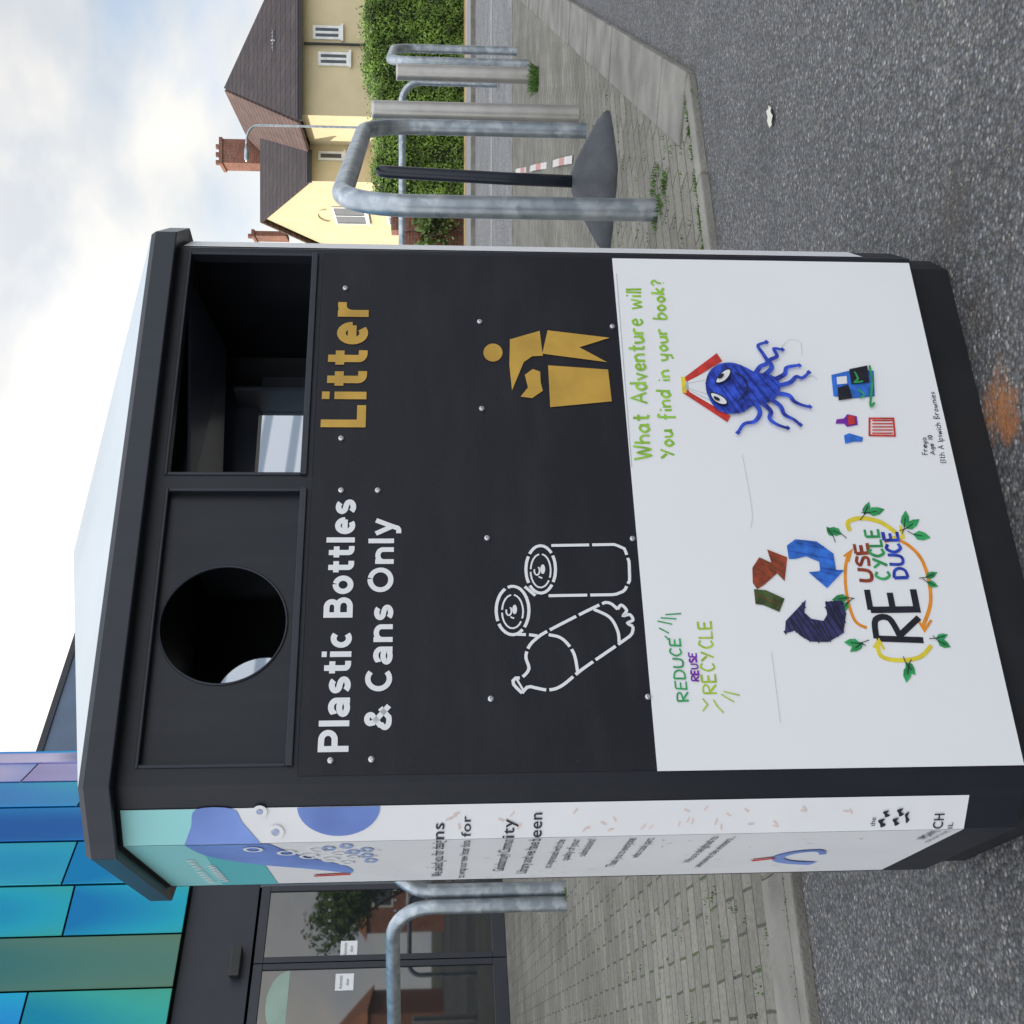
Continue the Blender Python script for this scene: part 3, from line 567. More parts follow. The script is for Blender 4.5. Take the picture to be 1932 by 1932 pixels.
stroke(b,'f',[(1635,1185),(1612,1170),(1597,1120),(1595,1070),(1603,1042)],6,PO); stroke(b,'f',[(1592,1050),(1607,1038),(1600,1060)],5,PO,False)
stroke(b,'f',[(1740,1185),(1755,1140),(1752,1095),(1738,1055),(1715,1030),(1690,1018),(1668,1022)],7,PO); stroke(b,'f',[(1733,1172),(1744,1190),(1757,1170)],5,PO,False)
b.build('drawn_loop',M['orange_ink'],poster)
b=MB(); stroke(b,'f',[(1655,1212),(1662,1238),(1695,1246),(1735,1240),(1757,1218)],8,PO); stroke(b,'f',[(1648,1222),(1658,1208),(1668,1226)],5,PO,False)
stroke(b,'f',[(1603,1002),(1600,985),(1625,978),(1660,985),(1690,1005)],9,PO); stroke(b,'f',[(1682,1014),(1704,1014),(1698,992)],6,PO,False)
b.build('drawn_loop',M['yellow_ink'],poster)
def leafpts(x,y,L_,w,a):
    ca,sa=math.cos(a),math.sin(a); pts=[(0,0),(L_*.3,w*.5),(L_*.65,w*.45),(L_,0),(L_*.65,-w*.4),(L_*.3,-w*.5)]
    return [(x+p[0]*ca-p[1]*sa,y+p[0]*sa+p[1]*ca) for p in pts]
for (x,y,a) in ((1588,1008,-2.75),(1572,1012,-2.2),(1630,972,-1.2),(1636,968,-.2),(1708,998,-.6),(1706,996,-1.5),(1722,1008,.2),(1745,1090,-.4),(1748,1098,.4),(1765,1205,-.3),(1768,1208,.5),(1708,1250,.9),(1714,1255,1.7),(1628,1212,2.5),(1622,1214,3.2),(1600,1128,3.0),(1600,1136,2.2)):
    s_=random.uniform(.75,1.15); b=MB(); poly(b,'f',leafpts(x,y,30*s_,15*s_,a),PO); lf=b.build('drawn_leaf',M['emer'],poster)
    b=MB(); stroke(b,'f',[(x-12*math.cos(a+.3),y-12*math.sin(a+.3)),(x,y),(x+18*math.cos(a),y+18*math.sin(a))],1.6,PO+.0012,False); b.build('drawn_leaf_vein',M['black'],poster)
P1([(1290,716),(1352,690),(1372,785),(1296,742)],'grey_ink','drawn_book')
P1([(1288,715),(1352,667),(1362,682),(1298,722)],'red_ink','drawn_book'); P1([(1288,742),(1297,736),(1378,786),(1372,797)],'red_ink','drawn_book'); P1([(1284,712),(1292,712),(1295,742),(1287,742)],'yellow_ink','drawn_book')
P1([(1298,720),(1350,694),(1368,780),(1300,740)],'white','drawn_page',base=PO+.0014)
b=MB()
for q in (2,5,6): stroke(b,'f',[(1298,718+q*2.9),(1345,692+q*11)],1.0,PO+.003,False)
b.build('drawn_page_lines',M['grey_ink'],poster)
b=MB(); OB=PO+.0045
hd=[(1332,735),(1336,705),(1355,688),(1380,684),(1405,692),(1425,702),(1450,706),(1468,716),(1472,735),(1462,752),(1440,762),(1420,766),(1400,778),(1372,780),(1348,768)]
poly(b,'f',hd,OB,True)
for t_ in ([(1425,706),(1434,692),(1448,684),(1440,668),(1430,652),(1446,646)],[(1442,708),(1456,694),(1452,680),(1466,672),(1460,658),(1476,660)],[(1462,716),(1480,706),(1484,694),(1500,690),(1508,690)],[(1466,728),(1490,722),(1502,711),(1514,713),(1526,703)],[(1464,742),(1488,746),(1498,757),(1512,764),(1528,768)],[(1452,752),(1472,766),(1480,782),(1498,792),(1510,802)],[(1438,760),(1454,776),(1452,790),(1466,801),(1486,808)],[(1425,762),(1434,778),(1424,795),(1404,800),(1392,817)]):
    stroke(b,'f',t_,11,OB,True,w1=6)
    stroke(b,'f',[(t_[-1][0]-3,t_[-1][1]-3),(t_[-1][0]+3,t_[-1][1]+2)],8,OB,False)
octo=b.build('drawn_octopus',M['blue_ink'],poster); hatch(cr(hd,True,2),'blue_dark',OB+.0016,20,1.6,.9)
def almond(cx,cy,L_,w,a):
    ca,sa=math.cos(a),math.sin(a); pts=[(-L_,0),(-L_*.3,w),(L_*.6,w*.8),(L_,0),(L_*.5,-w*.7),(-L_*.4,-w*.6)]
    return [(cx+p[0]*ca-p[1]*sa,cy+p[0]*sa+p[1]*ca) for p in pts]
for (x,y,a) in ((1364,710,-.75),(1356,752,.55)):
    P1(almond(x,y,20,10,a),'black','drawn_eye_outline',True,base=OB+.003); P1(almond(x,y,17,7.5,a),'white','drawn_eye',True,base=OB+.0046); P1(almond(x-4,y,7,3.5,a),'black','drawn_pupil',True,base=OB+.0062)
b=MB(); stroke(b,'f',[(1386,704),(1406,716),(1408,738),(1392,758)],2.8,OB+.003); b.build('drawn_smile',M['black'],poster)
P1([(1568,708),(1610,698),(1648,700),(1650,748),(1612,752),(1572,748)],'sky_ink','drawn_box'); P1([(1602,697),(1636,690),(1640,722),(1606,726)],'black','drawn_box',base=PO+.0014)
P1([(1580,732),(1600,726),(1608,752),(1582,756)],'black','drawn_box',base=PO+.0014); P1([(1578,712),(1597,710),(1598,724),(1579,726)],'white','drawn_box',base=PO+.0014)
b=MB(); stroke(b,'f',[(1612,702),(1618,715),(1612,722),(1628,720)],4,PO+.003); stroke(b,'f',[(1640,690),(1645,720),(1642,765),(1650,760)],5,PO+.003); stroke(b,'f',[(1618,735),(1630,745),(1622,752)],4,PO+.003); b.build('drawn_scribble',M['emer'],poster)
P1([(1576,800),(1578,792),(1592,790),(1598,782),(1616,786),(1618,802),(1598,806),(1592,800)],'purple','drawn_bottle'); P1([(1599,784),(1612,786),(1613,800),(1600,803)],'red_ink','drawn_bottle',base=PO+.0014)
P1([(1592,822),(1602,818),(1628,826),(1626,834),(1610,834),(1594,838)],'sky_ink','drawn_bottle')
b=MB(); 
stroke(b,'f',[(1640,790),(1640,822),(1688,823),(1685,790)],4,PO,False,True)
for q in range(5): stroke(b,'f',[(1645,794+q*6),(1684,794+q*6)],3,PO,False)
b.build('drawn_tub',M['red_ink'],poster)
b=MB(); stroke(b,'f',[(1400,858),(1418,960),(1416,998)],.8,PO); stroke(b,'f',[(1455,1230),(1472,1365)],.8,PO); stroke(b,'f',[(1475,655),(1490,642),(1510,648),(1512,672)],.8,PO); stroke(b,'f',[(1508,720),(1530,710),(1542,718)],.8,PO)
stroke(b,'f',[(1163,516),(1192,882)],1.5,PO,False)
b.build('pencil_mark',M['grey_ink'],poster)
# ---------------------------------------------------------------- side graphic (two facets)
CL=c*math.sqrt(2)
zt_s=avg(chP.hit(207,1535)[1],sdP.hit(325,1655)[1]); zb_s=avg(chP.hit(1862,1495)[1],sdP.hit(1690,1612)[1])
ca1=avg(chP.hit(1862,1495)[0],chP.hit(207,1532)[0]); ca1=max(.04,min(ca1,CL-.012))
def rect(k,a0,a1,z0,z1,base): 
    return [to3(k,a0,z0,base),to3(k,a1,z0,base),to3(k,a1,z1,base),to3(k,a0,z1,base)]
b=MB(); b.add(rect('c',-.0001,ca1,zb_s,zt_s,.0012),[(0,1,2,3)]); b.add(rect('s',.015,LS+.0001,zb_s,zt_s,.0012),[(0,1,2,3)])
wrap=b.build('side_graphic',M['white'],bin_); wrap['label']='printed white wrap with aqua top on the bin end'
zC=lambda px:chP.hit(px,1550)[1]
zS=lambda px:sdP.hit(px,1585)[1]
b=MB(); b.add(rect('c',0,ca1,zC(370),zt_s,.0016),[(0,1,2,3)]); b.add(rect('s',.015,LS,zC(370),zt_s,.0016),[(0,1,2,3)]); b.build('aqua_field',M['aqua'],wrap)
b=MB(); poly(b,'s',[(.015,zC(470)),(LS-.0003,zC(470)),(LS-.0003,zC(372)),(LS*.5,zC(360)),(.015,zC(345))],.0017,px=False); b.build('teal_field',M['dteal'],wrap)
b=MB()
poly(b,'c',cr([(0,zC(345)),(ca1*.5,zC(360)),(ca1-.0002,zC(372)),(ca1-.0002,zC(440)),(ca1*.6,zC(458)),(0,zC(490))],False,4),.0019,px=False)
poly(b,'s',cr([(LS-.0005,zC(345)),(LS-.07,zC(365)),(LS-.12,zC(410)),(LS-.16,zC(470)),(LS-.2,zC(560)),(LS-.24,zC(640)),(LS-.19,zC(640)),(LS-.13,zC(590)),(LS-.08,zC(545)),(LS-.0005,zC(505))],False,4),.0019,px=False)
pts=[(ca1-.0002-.045*math.sin(a),zC(640)+.055*math.cos(a)) for a in [math.pi*k/20 for k in range(21)]]; poly(b,'c',pts,.0019,px=False)
b.build('tentacle_print',M['pblue'],wrap)
b=MB()
for (k,a,z,r) in (('c',.018,zC(520),.0085),('c',.05,zC(492),.0072),('s',LS-.03,zC(470),.011),('s',LS-.06,zC(530),.011),('s',LS-.09,zC(570),.011),('s',LS-.12,zC(610),.01),('s',LS-.15,zC(640),.009),('s',LS-.05,zC(590),.009),('s',LS-.08,zC(630),.009),('s',LS-.11,zC(655),.008)):
    ribbon(b,k,[(a+r*(1 if k=='c' else 1.4)*math.cos(q*math.pi/8),z+r*math.sin(q*math.pi/8)) for q in range(16)],.005,.0034,True)
b.build('sucker_print',M['white'],wrap)
b=MB()
for (a,z) in ((LS-.04,zC(615)),(LS-.07,zC(660)),(LS-.1,zC(685)),(LS-.14,zC(690)),(LS-.025,zC(650)),(LS-.055,zC(688))): ribbon(b,'s',[(a+.014*math.cos(q*math.pi/6),z+.007*math.sin(q*math.pi/6)) for q in range(12)],.005,.0024,True)
for (a,z,r) in ((.018,zC(520),.0035),(.05,zC(492),.003)): poly(b,'c',[(a+r*math.cos(q*math.pi/6),z+r*math.sin(q*math.pi/6)) for q in range(12)],.003,px=False)
b.build('sucker_print',M['pale_blue'],wrap)
lines=[('We asked you for desig','ns',838,.0165),('to wrap our new litter bins','for',888,.0125),('Gainsborough Commun','ity',970,.0165),('Library and we have b','een',1022,.0165),('so impressed with the','',1070,.0125),('quality of your','',1098,.0125),('submissions!','',1128,.0125),('Thank you to everyone','',1205,.0135),('who took part.','',1240,.0125),('We are delighted to','',1362,.0125),('announce the winners...','',1395,.0125)]
for (s1,s2,px_,h) in lines:
    z=zC(px_); big=h>.015; cwid=.0132 if big else .0112
    if s2:
        wc=cwid*len(s2)*(.78 if s2=='ity' else 1); textaz('c',s2,.001 if s2!='for' else .004,wc+(.003 if s2=='for' else 0),z,h,.0019,M['text'],parent=wrap,bold=.008)
        a1_=LS-(.002 if big else .006); textaz('s',s1,max(.02,a1_-cwid*len(s1)),a1_,z,h,.0019,M['text'],parent=wrap,bold=.008)
    else: textaz('s',s1,max(.02,LS-.012-cwid*.95*len(s1)),LS-.012,z,h,.0019,M['text'],parent=wrap,bold=.005)
textaz('c','CH',.002,.026,zC(1778),.014,.0019,M['text'],parent=wrap,bold=.01); textaz('s','IPSWI',LS-.06,LS-.003,zC(1778),.014,.0019,M['text'],parent=wrap,bold=.01)
textaz('c','IL',.002,.012,zC(1797),.007,.0019,M['text'],parent=wrap); textaz('s','BOROUGH COUNC',LS-.085,LS-.003,zC(1797),.007,.0019,M['text'],parent=wrap)
textaz('c','the',.008,.022,zC(1650),.007,.0019,M['text'],parent=wrap)
b=MB()
for (x,z_,w,h) in ((.006,1662,.014,.011),(.022,1668,.011,.01),(.008,1688,.013,.01),(.023,1694,.013,.01),(.012,1708,.018,.007)):
    cz=zC(z_); poly(b,'c',cr([(x,cz),(x+w*.3,cz-h*.6),(x+w*.6,cz-h*.1),(x+w,cz-h*.4),(x+w*.8,cz+h*.5),(x+w*.4,cz+h*.2)],True,3),.0019,px=False)
b.build('logo_print',M['text'],wrap)
b=MB()
for q in range(64):
    k=random.choice('cs'); a=random.uniform(.01,ca1-.01) if k=='c' else random.uniform(.03,LS-.03); z=random.uniform(zb_s+.1,zC(700)); an=random.uniform(0,3); r=.0045
    dx,dz=math.cos(an)*r,math.sin(an)*r; ribbon(b,k,[(a-dx,z-dz),(a+dx,z+dz)],.0026,.0013)
b.build('confetti_print',M['pink'],wrap)
b=MB(); ribbon(b,'s',cr([(.1,zS(1600)),(.12,zS(1540)),(.16,zS(1510)),(.2,zS(1530)),(.21,zS(1570)),(.18,zS(1590))]),.024,.0019,w1=.01); b.build('tentacle_print',M['pblue'],wrap)
b=MB(); ribbon(b,'s',[(.14,zS(1465)),(.16,zS(1505))],.012,.0024); ribbon(b,'s',[(.09,zC(560)),(.1,zC(640))],.012,.0022); b.build('crayon_print',M['red_ink'],wrap)
b=MB()
for (zz,a0,a1_) in ((330,.05,.25),(362,.05,.2)):
    n=9
    for q in range(n): a=a0+(a1_-a0)*q/n; ribbon(b,'s',cr([(a,zC(zz)-.004),(a+.007,zC(zz)+.006),(a+.014,zC(zz)-.004)]),.004,.0026)
b.build('lettering',M['white'],wrap)
cr0=.7071
b=MB(); o_=.0012
def R3(a,z): return (W+a*cr0+o_*cr0,a*cr0-o_*cr0,z)
b.add([R3(.012,zb_s),R3(CL,zb_s),R3(CL,zt_s),R3(.012,zt_s)],[(0,1,2,3)]); x_=W+c+.0012
b.add([(x_,c,zb_s),(x_,c+LS-.02,zb_s),(x_,c+LS-.02,zt_s),(x_,c,zt_s)],[(0,1,2,3)]); b.build('side_graphic',M['white'],bin_)
# ================================================================ STREET FURNITURE
def hoop(p,q,z,r,label,rad=.26,zb=.02):
    p=Vector((p[0],p[1],0)); q=Vector((q[0],q[1],0)); u=(q-p).normalized(); L_=(q-p).length
    path=[(0,-.02),(0,z*.3),(0,z*.6),(0,z-rad)]
    for k in range(1,9): a=math.pi/2*k/8; path.append((rad-rad*math.cos(a),z-rad+rad*math.sin(a)))
    for k in range(1,6): path.append((rad+(L_-2*rad)*k/6,z))
    for k in range(0,9): a=math.pi/2*k/8; path.append((L_-rad+rad*math.sin(a),z-rad+rad*math.cos(a)))
    path+=[(L_,z*.6),(L_,z*.3),(L_,-.02)]
    b=MB(); b.tube([u*a_+Vector((0,0,hh)) for a_,hh in path],r,20)
    o=b.build('barrier_hoop',M['galv'],None,True); o.location=(p.x,p.y,zb); autosmooth(o,60)
    return tag(o,label,'hoop barrier','galvanised tubular hoops on the paving')
g1=ground(1238,397,.02); g2=ground(1106,247,.02)
hoop(g1,g2,1.215,.043,'large mottled galvanised steel hoop nearest the bin, straddling the black sign stand')
g3=ground(975,97,.02); g4=atD(1000,122,8.9*DS)
hoop(g3,(g4.x,g4.y),1.2,.042,'galvanised hoop set behind the short bollard nearest the road',rad=.2)
a1=atD(757,1932-1400,13.2*DS); a2=atD(757,1932-1778,13.2*DS)
hoop((a1.x,a1.y),(a2.x,a2.y),1.2,.045,'far grey hoop whose long level top rail crosses behind the bollards',rad=.25)
g5=ground(1068,1705,.02)
hoop(g5,(g5.x-2.2,g5.y+.95*DS),1.1,.046,'galvanised hoop before the glass doors, its long top rail leaving the picture',rad=.25)
g6=ground(1066,1676,.02)
hoop(g6,(g6.x+1.9,g6.y+.7*DS),1.14,.046,'galvanised hoop half hidden behind the printed end of the bin',rad=.3)
def bollard(p,z,r,label):
    t_=empty('bollard',(p.x,p.y,.02),0,label,'bollard','steel bollards on the paving')
    b=MB(); b.tube([(0,0,-.02),(0,0,z*.5),(0,0,z-.02)],r,28,True); autosmooth(b.build('post',M['steel'],t_),60)
    b=MB(); b.tube([(0,0,z-.02),(0,0,z-.008),(0,0,z-.002),(0,0,z)],r,28,True,[r*1.03,r*1.03,r*.97,r*.85]); autosmooth(b.build('cap',M['steel'],t_),60)
    return t_
bollard(ground(1090,216,.02),1.2,.052,'steel bollard standing right behind the large mottled hoop')
bollard(ground(1010,143,.02),1.13,.066,'steel bollard with green grass tuft at its foot')
sb=ground(1150,345,.02); stand=empty('sign_stand',(sb.x,sb.y,.02),0,'slim black pole on a wide pointed dark rubber base between hoop legs','sign stand')
b=MB(); hw=.35; pts=[]
N_=32
for lv,(f,z) in enumerate(((1,0),(1,.018),(.86,.06),(.55,.12),(.3,.165),(.14,.185))):
    for k in range(N_):
        a=2*math.pi*k/N_; ca,sa=math.cos(a),math.sin(a); rr_=1/(abs(ca)**1.15+abs(sa)**1.15)**(1/1.15)
        pts.append((hw*f*rr_*ca,.25*f*rr_*sa,z))
fs=[(l*N_+k,l*N_+(k+1)%N_,(l+1)*N_+(k+1)%N_,(l+1)*N_+k) for l in range(5) for k in range(N_)]+[[5*N_+k for k in range(N_)],list(range(N_))[::-1]]
b.add(pts,fs); autosmooth(b.build('base',M['rubber'],stand),50)
b=MB(); b.tube([(0,0,.05),(.01,0,.5),(.03,0,1.06),(.033,0,1.1),(.034,0,1.125)],.03,16,True,[.03,.03,.03,.028,.015]); b.build('pole',M['bpole'],stand,True)
b=MB(); ta=ground(1082,301,.02); tb=ground(975,324,.02); n=14
for i in range(n):
    p=ta.lerp(tb,i/n); q=ta.lerp(tb,(i+1)/n); w_=Vector((.022,-.01,0)); z0=.028+.012*math.sin(i*1.1); z1=.028+.012*math.sin((i+1)*1.1)
    b.add([(p.x-w_.x,p.y-w_.y,z0),(p.x+w_.x,p.y+w_.y,z0),(q.x+w_.x,q.y+w_.y,z1),(q.x-w_.x,q.y-w_.y,z1)],[(0,1,2,3)])
tp=b.build('barrier_tape',[M['tape'],M['tapered']]); tag(tp,'thin pale strip with faded red marks lying on the paving behind the black pole','tape')
for i,p in enumerate(tp.data.polygons): p.material_index=1 if i%5==1 else 0
lp=ground(1458,220); b=MB(); b.add([(.035*math.cos(a)*(1 if k%2 else .85),.02*math.sin(a)*(1 if k%3 else .8),.004+.004*(k%2)) for k,a in enumerate([2*math.pi*k/12 for k in range(12)])],[list(range(12))])
o=b.build('fallen_leaf',M['leaf']); o.location=(lp.x,lp.y,.003); o.rotation_euler=(0,0,.5); tag(o,'small pale dry leaf lying alone on the asphalt','leaf')
# ================================================================ GROUND
struct(mobj('ground',[(-250,-120,-.03),(250,-120,-.03),(250,400,-.03),(-250,400,-.03)],[(0,1,2,3)],mat('far_ground',(.09,.1,.06),.95,0,.2,1)))
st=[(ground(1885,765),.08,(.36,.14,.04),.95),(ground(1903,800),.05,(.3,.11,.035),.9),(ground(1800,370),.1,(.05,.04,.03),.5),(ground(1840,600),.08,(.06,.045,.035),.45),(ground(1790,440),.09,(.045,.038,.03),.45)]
asp=asphaltmat('car_park_asphalt',(.1,.1,.103),(.36,.36,.355),140,st,.65)
struct(mobj('car_park_asphalt',[(-40,-30,0),(60,-30,0),(60,10.6*DS,0),(-40,10.6*DS,0)],[(0,1,2,3)],asp))
K1=ground(1355,480); K1=Vector((K1.x,K1.y))
C0=ground(1310,140); C0=Vector((C0.x,C0.y)); Kl=ground(1545,1925); Kl=Vector((Kl.x,Kl.y)); kd=(C0-Kl).normalized(); kn=Vector((-kd.y,kd.x))
C1=ground(1040,-20); C1=Vector((C1.x,C1.y)); ed=(C1-C0).normalized(); en=Vector((-ed.y,ed.x))
kr=math.atan2(kd.y,kd.x); YR=10.5*DS; RX=2.6
Lf=Kl-kd*20; tE=(YR-C0.y)/ed.y; CE=C0+ed*tE
pav=brickmat('block_paving',(.2,.185,.155),(.28,.262,.226),(.095,.09,.072),.21,.105,.0058,rot=-kr,mode='flat',moss=(.08,.11,.035),bump=.5)
b=MB(); b.prism([(Lf.x,Lf.y),(C0.x,C0.y),(CE.x,CE.y),(-30,YR),(-30,-8)],-.01,.02)
struct(b.build('pavement',pav))
b=MB(); b.prism([(-30,YR),(RX,YR),(RX,34),(-30,34)],-.01,.02); struct(b.build('forecourt_pavement',pav))
b=MB(); Lk=(C0-Lf).length; a=0
while a<Lk-.05:
    e=min(a+.9,Lk); b.obox(Lf,kd,kn,a+.005,e-.005,-.005,.06,-.012,.026+random.uniform(-.002,.002)); a+=.9
struct(bevel(b.build('kerb',M['conc']),.006))
b=MB(); Le=(CE-C0).length; a=0
while a<Le-.1:
    e=min(a+.45,Le); b.obox(C0,ed,en,a+.007,e-.007,-.006,.24,-.012,.027+random.uniform(-.003,.004)); a+=.45
struct(bevel(b.build('slab_path',M['conc']),.007))
b=MB(); a=.1
while a<20.6:
    b.obox(Lf,kd,kn,a+.005,a+.45-.005,.066,.26,-.01,.0238+random.uniform(-.001,.002)); a+=.45
struct(bevel(b.build('slab_path',M['conc']),.005)) 
roadm=asphaltmat('road_asphalt',(.2,.2,.205),(.5,.5,.5),60,bumps=.3)
YF=19.6*DS
struct(mobj('road',[(RX,YR+.1,-.02),(80,YR+.1,-.02),(80,YF,-.02),(RX,YF,-.02)],[(0,1,2,3)],roadm))
b=MB(); b.box(CE.x,80,YR,YR+.12,-.03,.03); b.box(RX,CE.x-.01,YR,YR+.12,-.03,.03); b.box(RX,80,YF,YF+.15,-.03,.07); struct(bevel(b.build('kerb',M['conc']),.01))
struct(mobj('road_line',[(RX,16.6,-.014),(80,16.6,-.014),(80,16.75,-.014),(RX,16.75,-.014)],[(0,1,2,3)],M['roadpaint']))
b=MB(); b.box(RX,80,YF+.15,22.6*DS,-.05,.06); struct(b.build('far_pavement',mat('far_footway',(.28,.27,.26),.9,0,.1,3)))
b=MB(); b.box(RX,80,22.6*DS,23.4*DS,-.05,.065); struct(b.build('verge',M['dry']))
b=MB()
def tuft(p,n,sp,h):
    for _ in range(n):
        a=random.uniform(0,6.28); r=sp*math.sqrt(random.random()); x,y=p.x+r*math.cos(a),p.y+r*math.sin(a); hh_=h*random.uniform(.3,1.1); la_=random.uniform(0,6.28); w=.0025
        dx,dy=math.cos(la_),math.sin(la_); l=hh_*random.uniform(.2,.9)
        b.add([(x-dy*w,y+dx*w,.02),(x+dy*w,y-dx*w,.02),(x+dx*l*.4+dy*w*.7,y+dy*l*.4-dx*w*.7,.02+hh_*.6),(x+dx*l,y+dy*l,.02+hh_)],[(0,1,2),(0,2,3)])
tuft(ground(1015,150,.02),300,.1,.09)
for _ in range(5): tuft(ground(1243+random.uniform(-6,8),395+random.uniform(-30,40),.02),22,.03,.022)
for _ in range(9): tuft(ground(1245+random.uniform(-14,14),345+random.uniform(-28,28),.02),26,.035,.018)
tuft(ground(1068,1690,.02),60,.06,.03)
for i in range(44):
    f=random.random(); p=Vector((*(K1+(C0-K1)*(f*1.2-.2)+kn*.063),0)); tuft(p,12,.018,.014)
for i in range(34):
    p=Vector((*(Kl+kd*random.uniform(-.3,1.6)+kn*random.choice([.063,.262])),0)); tuft(p,10,.025,.012)
for i in range(60):
    p=ground(random.uniform(1080,1330),random.uniform(170,470),.02); tuft(p,8,.03,.01)
for i in range(60):
    p=ground(random.uniform(1080,1460),random.uniform(1655,1930),.02); tuft(p,6,.02,.009)
w_=b.build('grass',M['grass']); tag(w_,'green grass and moss growing in the paving joints','grass',kind='stuff')
b=MB()
for i in range(300):
    p=ground(random.uniform(1500,1925),random.uniform(20,800)); loc2=Vector((p.x,p.y))-PL; 
    if loc2.dot(nb)>-.02 and -c<loc2.dot(d2)<W+c+.02: continue
    r=random.uniform(.0015,.004); b.add([(p.x+r*random.uniform(.6,1.2)*sx,p.y+r*random.uniform(.6,1.2)*sy,.001+(r if sz else 0)) for sx,sy,sz in ((-1,0,0),(0,-1,0),(1,0,0),(0,1,0),(0,0,1))],[(0,1,4),(1,2,4),(2,3,4),(3,0,4)])
g_=b.build('gravel',M['conc']); tag(g_,'loose pale grit scattered on the asphalt by the bin','gravel',kind='stuff')
# ================================================================ LIBRARY, WING, HOUSE, HEDGE : laid out, then set to true depth
bpy.context.view_layer.update()
setcam(FB); existing=set(o.name for o in COL.objects)
L0=Vector((-4.9,10.7)); la=Vector((math.cos(math.radians(45)),math.sin(math.radians(45)))); ln=Vector((la.y,-la.x))
LPn=Plane(L0,la,ln)
kU=lambda U,V=806: LPn.hit(V,1932-U)[0]
kz=lambda px,py: LPn.hit(px,py)[1]
kend=kU(276); Pc=L0+la*kend; pts=[L0-la*14,Pc]
for al in (60,68,76,82,90,105,125):
    pts.append(pts[-1]+Vector((math.cos(math.radians(al)),math.sin(math.radians(al))))*.62)
lib=empty('library_building',(L0.x,L0.y,0),0,'modern building clad in iridescent blue and green metal above dark glazed doors','building')
def loc(p): return Vector((p[0]-L0.x,p[1]-L0.y))
poly_=[loc(p) for p in pts]; back=[loc(pts[-1]+Vector((-9,2))),loc(L0-la*14+Vector((-7,7)))]
b=MB(); core=[p-Vector((0.14,-.14)) for p in poly_]+back; b.prism([(p.x,p.y) for p in core],3.5,8.6); b.build('wall',M['fascia'],lib)
b=MB(); core=[p-Vector((.06,-.06)) for p in poly_]+back; b.prism([(p.x,p.y) for p in core],2.76,3.49); b.build('fascia_band',M['fascia'],lib)
b=MB(); core=[p-Vector((.5,-.5)) for p in poly_]+back; b.prism([(p.x,p.y) for p in core],.02,2.755); b.build('interior_wall',M['darkframe'],lib)
cols={ 'teal':((.01,.17,.38),(.02,.33,.43),(.05,.35,.26)),'green':((.01,.22,.32),(.04,.33,.28),(.07,.31,.18)),'blue':((.01,.12,.4),(.02,.24,.54),(.02,.38,.5)),'cyan':((.01,.24,.48),(.04,.4,.54),(.06,.43,.38)),'lilac':((.3,.24,.5),(.42,.38,.62),(.1,.25,.6)),'dgreen':((.03,.15,.15),(.08,.18,.14),(.11,.19,.11))}
CM={k:irid('iridescent_'+k,*v) for k,v in cols.items()}
def panel(p,q,z0,z1,cm):
    a_=(q-p).normalized(); n_=Vector((a_.y,-a_.x)); L_=(q-p).length
    b=MB(); b.obox(p,a_,n_,.008,L_-.008,-.03,.01,z0+.008,z1-.008); b.obox(p,a_,n_,.004,.012,.0,.026,z0+.02,z1-.02)
    bevel(b.build('cladding_panel',cm,lib),.004,1)
def LP_(k): return loc(L0+la*k)
kk=[kend,kU(182),kU(82)]
while kk[-1]>-13: kk.append(kk[-1]-.98)
for i in range(len(kk)-1):
    zs=[3.5,[4.7,4.2,5.3][i%3],6.9,8.6]; pc=[random.choice(list(cols)) for _ in range(3)]
    if i==0: zs=[3.5,4.75,6.6,8.6]; pc=['teal','teal','cyan']
    if i==1: zs=[3.5,6.2,7.4,8.6]; pc=['dgreen','blue','teal']
    if i==2: zs=[3.5,4.95,6.9,8.6]; pc=['green','blue','cyan']
    for j in range(3): panel(LP_(kk[i+1]),LP_(kk[i]),zs[j],zs[j+1],CM[pc[j]])
pc=[['cyan','cyan','teal'],['blue','blue','cyan'],['blue','blue','blue'],['lilac','lilac','blue'],['blue','lilac','lilac'],['blue','blue','blue'],['blue','blue','blue']]
for i in range(7):
    zs=[3.5,[4.9,6.2,5.1,6.0,5,5,5][i],7.2,8.6]
    for j in range(3): panel(poly_[1+i],poly_[2+i],zs[j],zs[j+1],CM[pc[i][j]])
zg1=2.73
def lbox(b,k0,k1,n0,n1,z0,z1): b.obox((0,0),la,ln,k0,k1,n0,n1,z0,z1)
m0=kU(127); m1=kU(110)
def door(k0,k1):
    b=MB(); lbox(b,k0,k1,-.13,-.08,.05,.2); lbox(b,k0,k1,-.13,-.08,zg1-.1,zg1); lbox(b,k0,k0+.06,-.13,-.08,.2,zg1-.1); lbox(b,k1-.06,k1,-.13,-.08,.2,zg1-.1)
    f=bevel(b.build('door_frame',M['darkframe'],lib),.004,1)
    b=MB(); lbox(b,k0+.06,k1-.06,-.11,-.1,.2,zg1-.1); b.build('door_glass',M['glass'],f); return f
kr_=kU(276)
door(m0+.01,kr_-.02); door(m1-1.25,m0)
for i in range(9): door(m1-1.27-1.25*(i+1),m1-1.27-1.25*i)
b=MB(); lbox(b,-13.9,kend,-.2,.0,.02,.048); b.build('threshold',M['conc'],lib)
b=MB(); z_=kz(445,1805); lbox(b,kU(100),kU(155),-.06,.02,z_-.05,z_+.06); bevel(b.build('door_operator',M['pipe'],lib),.01)
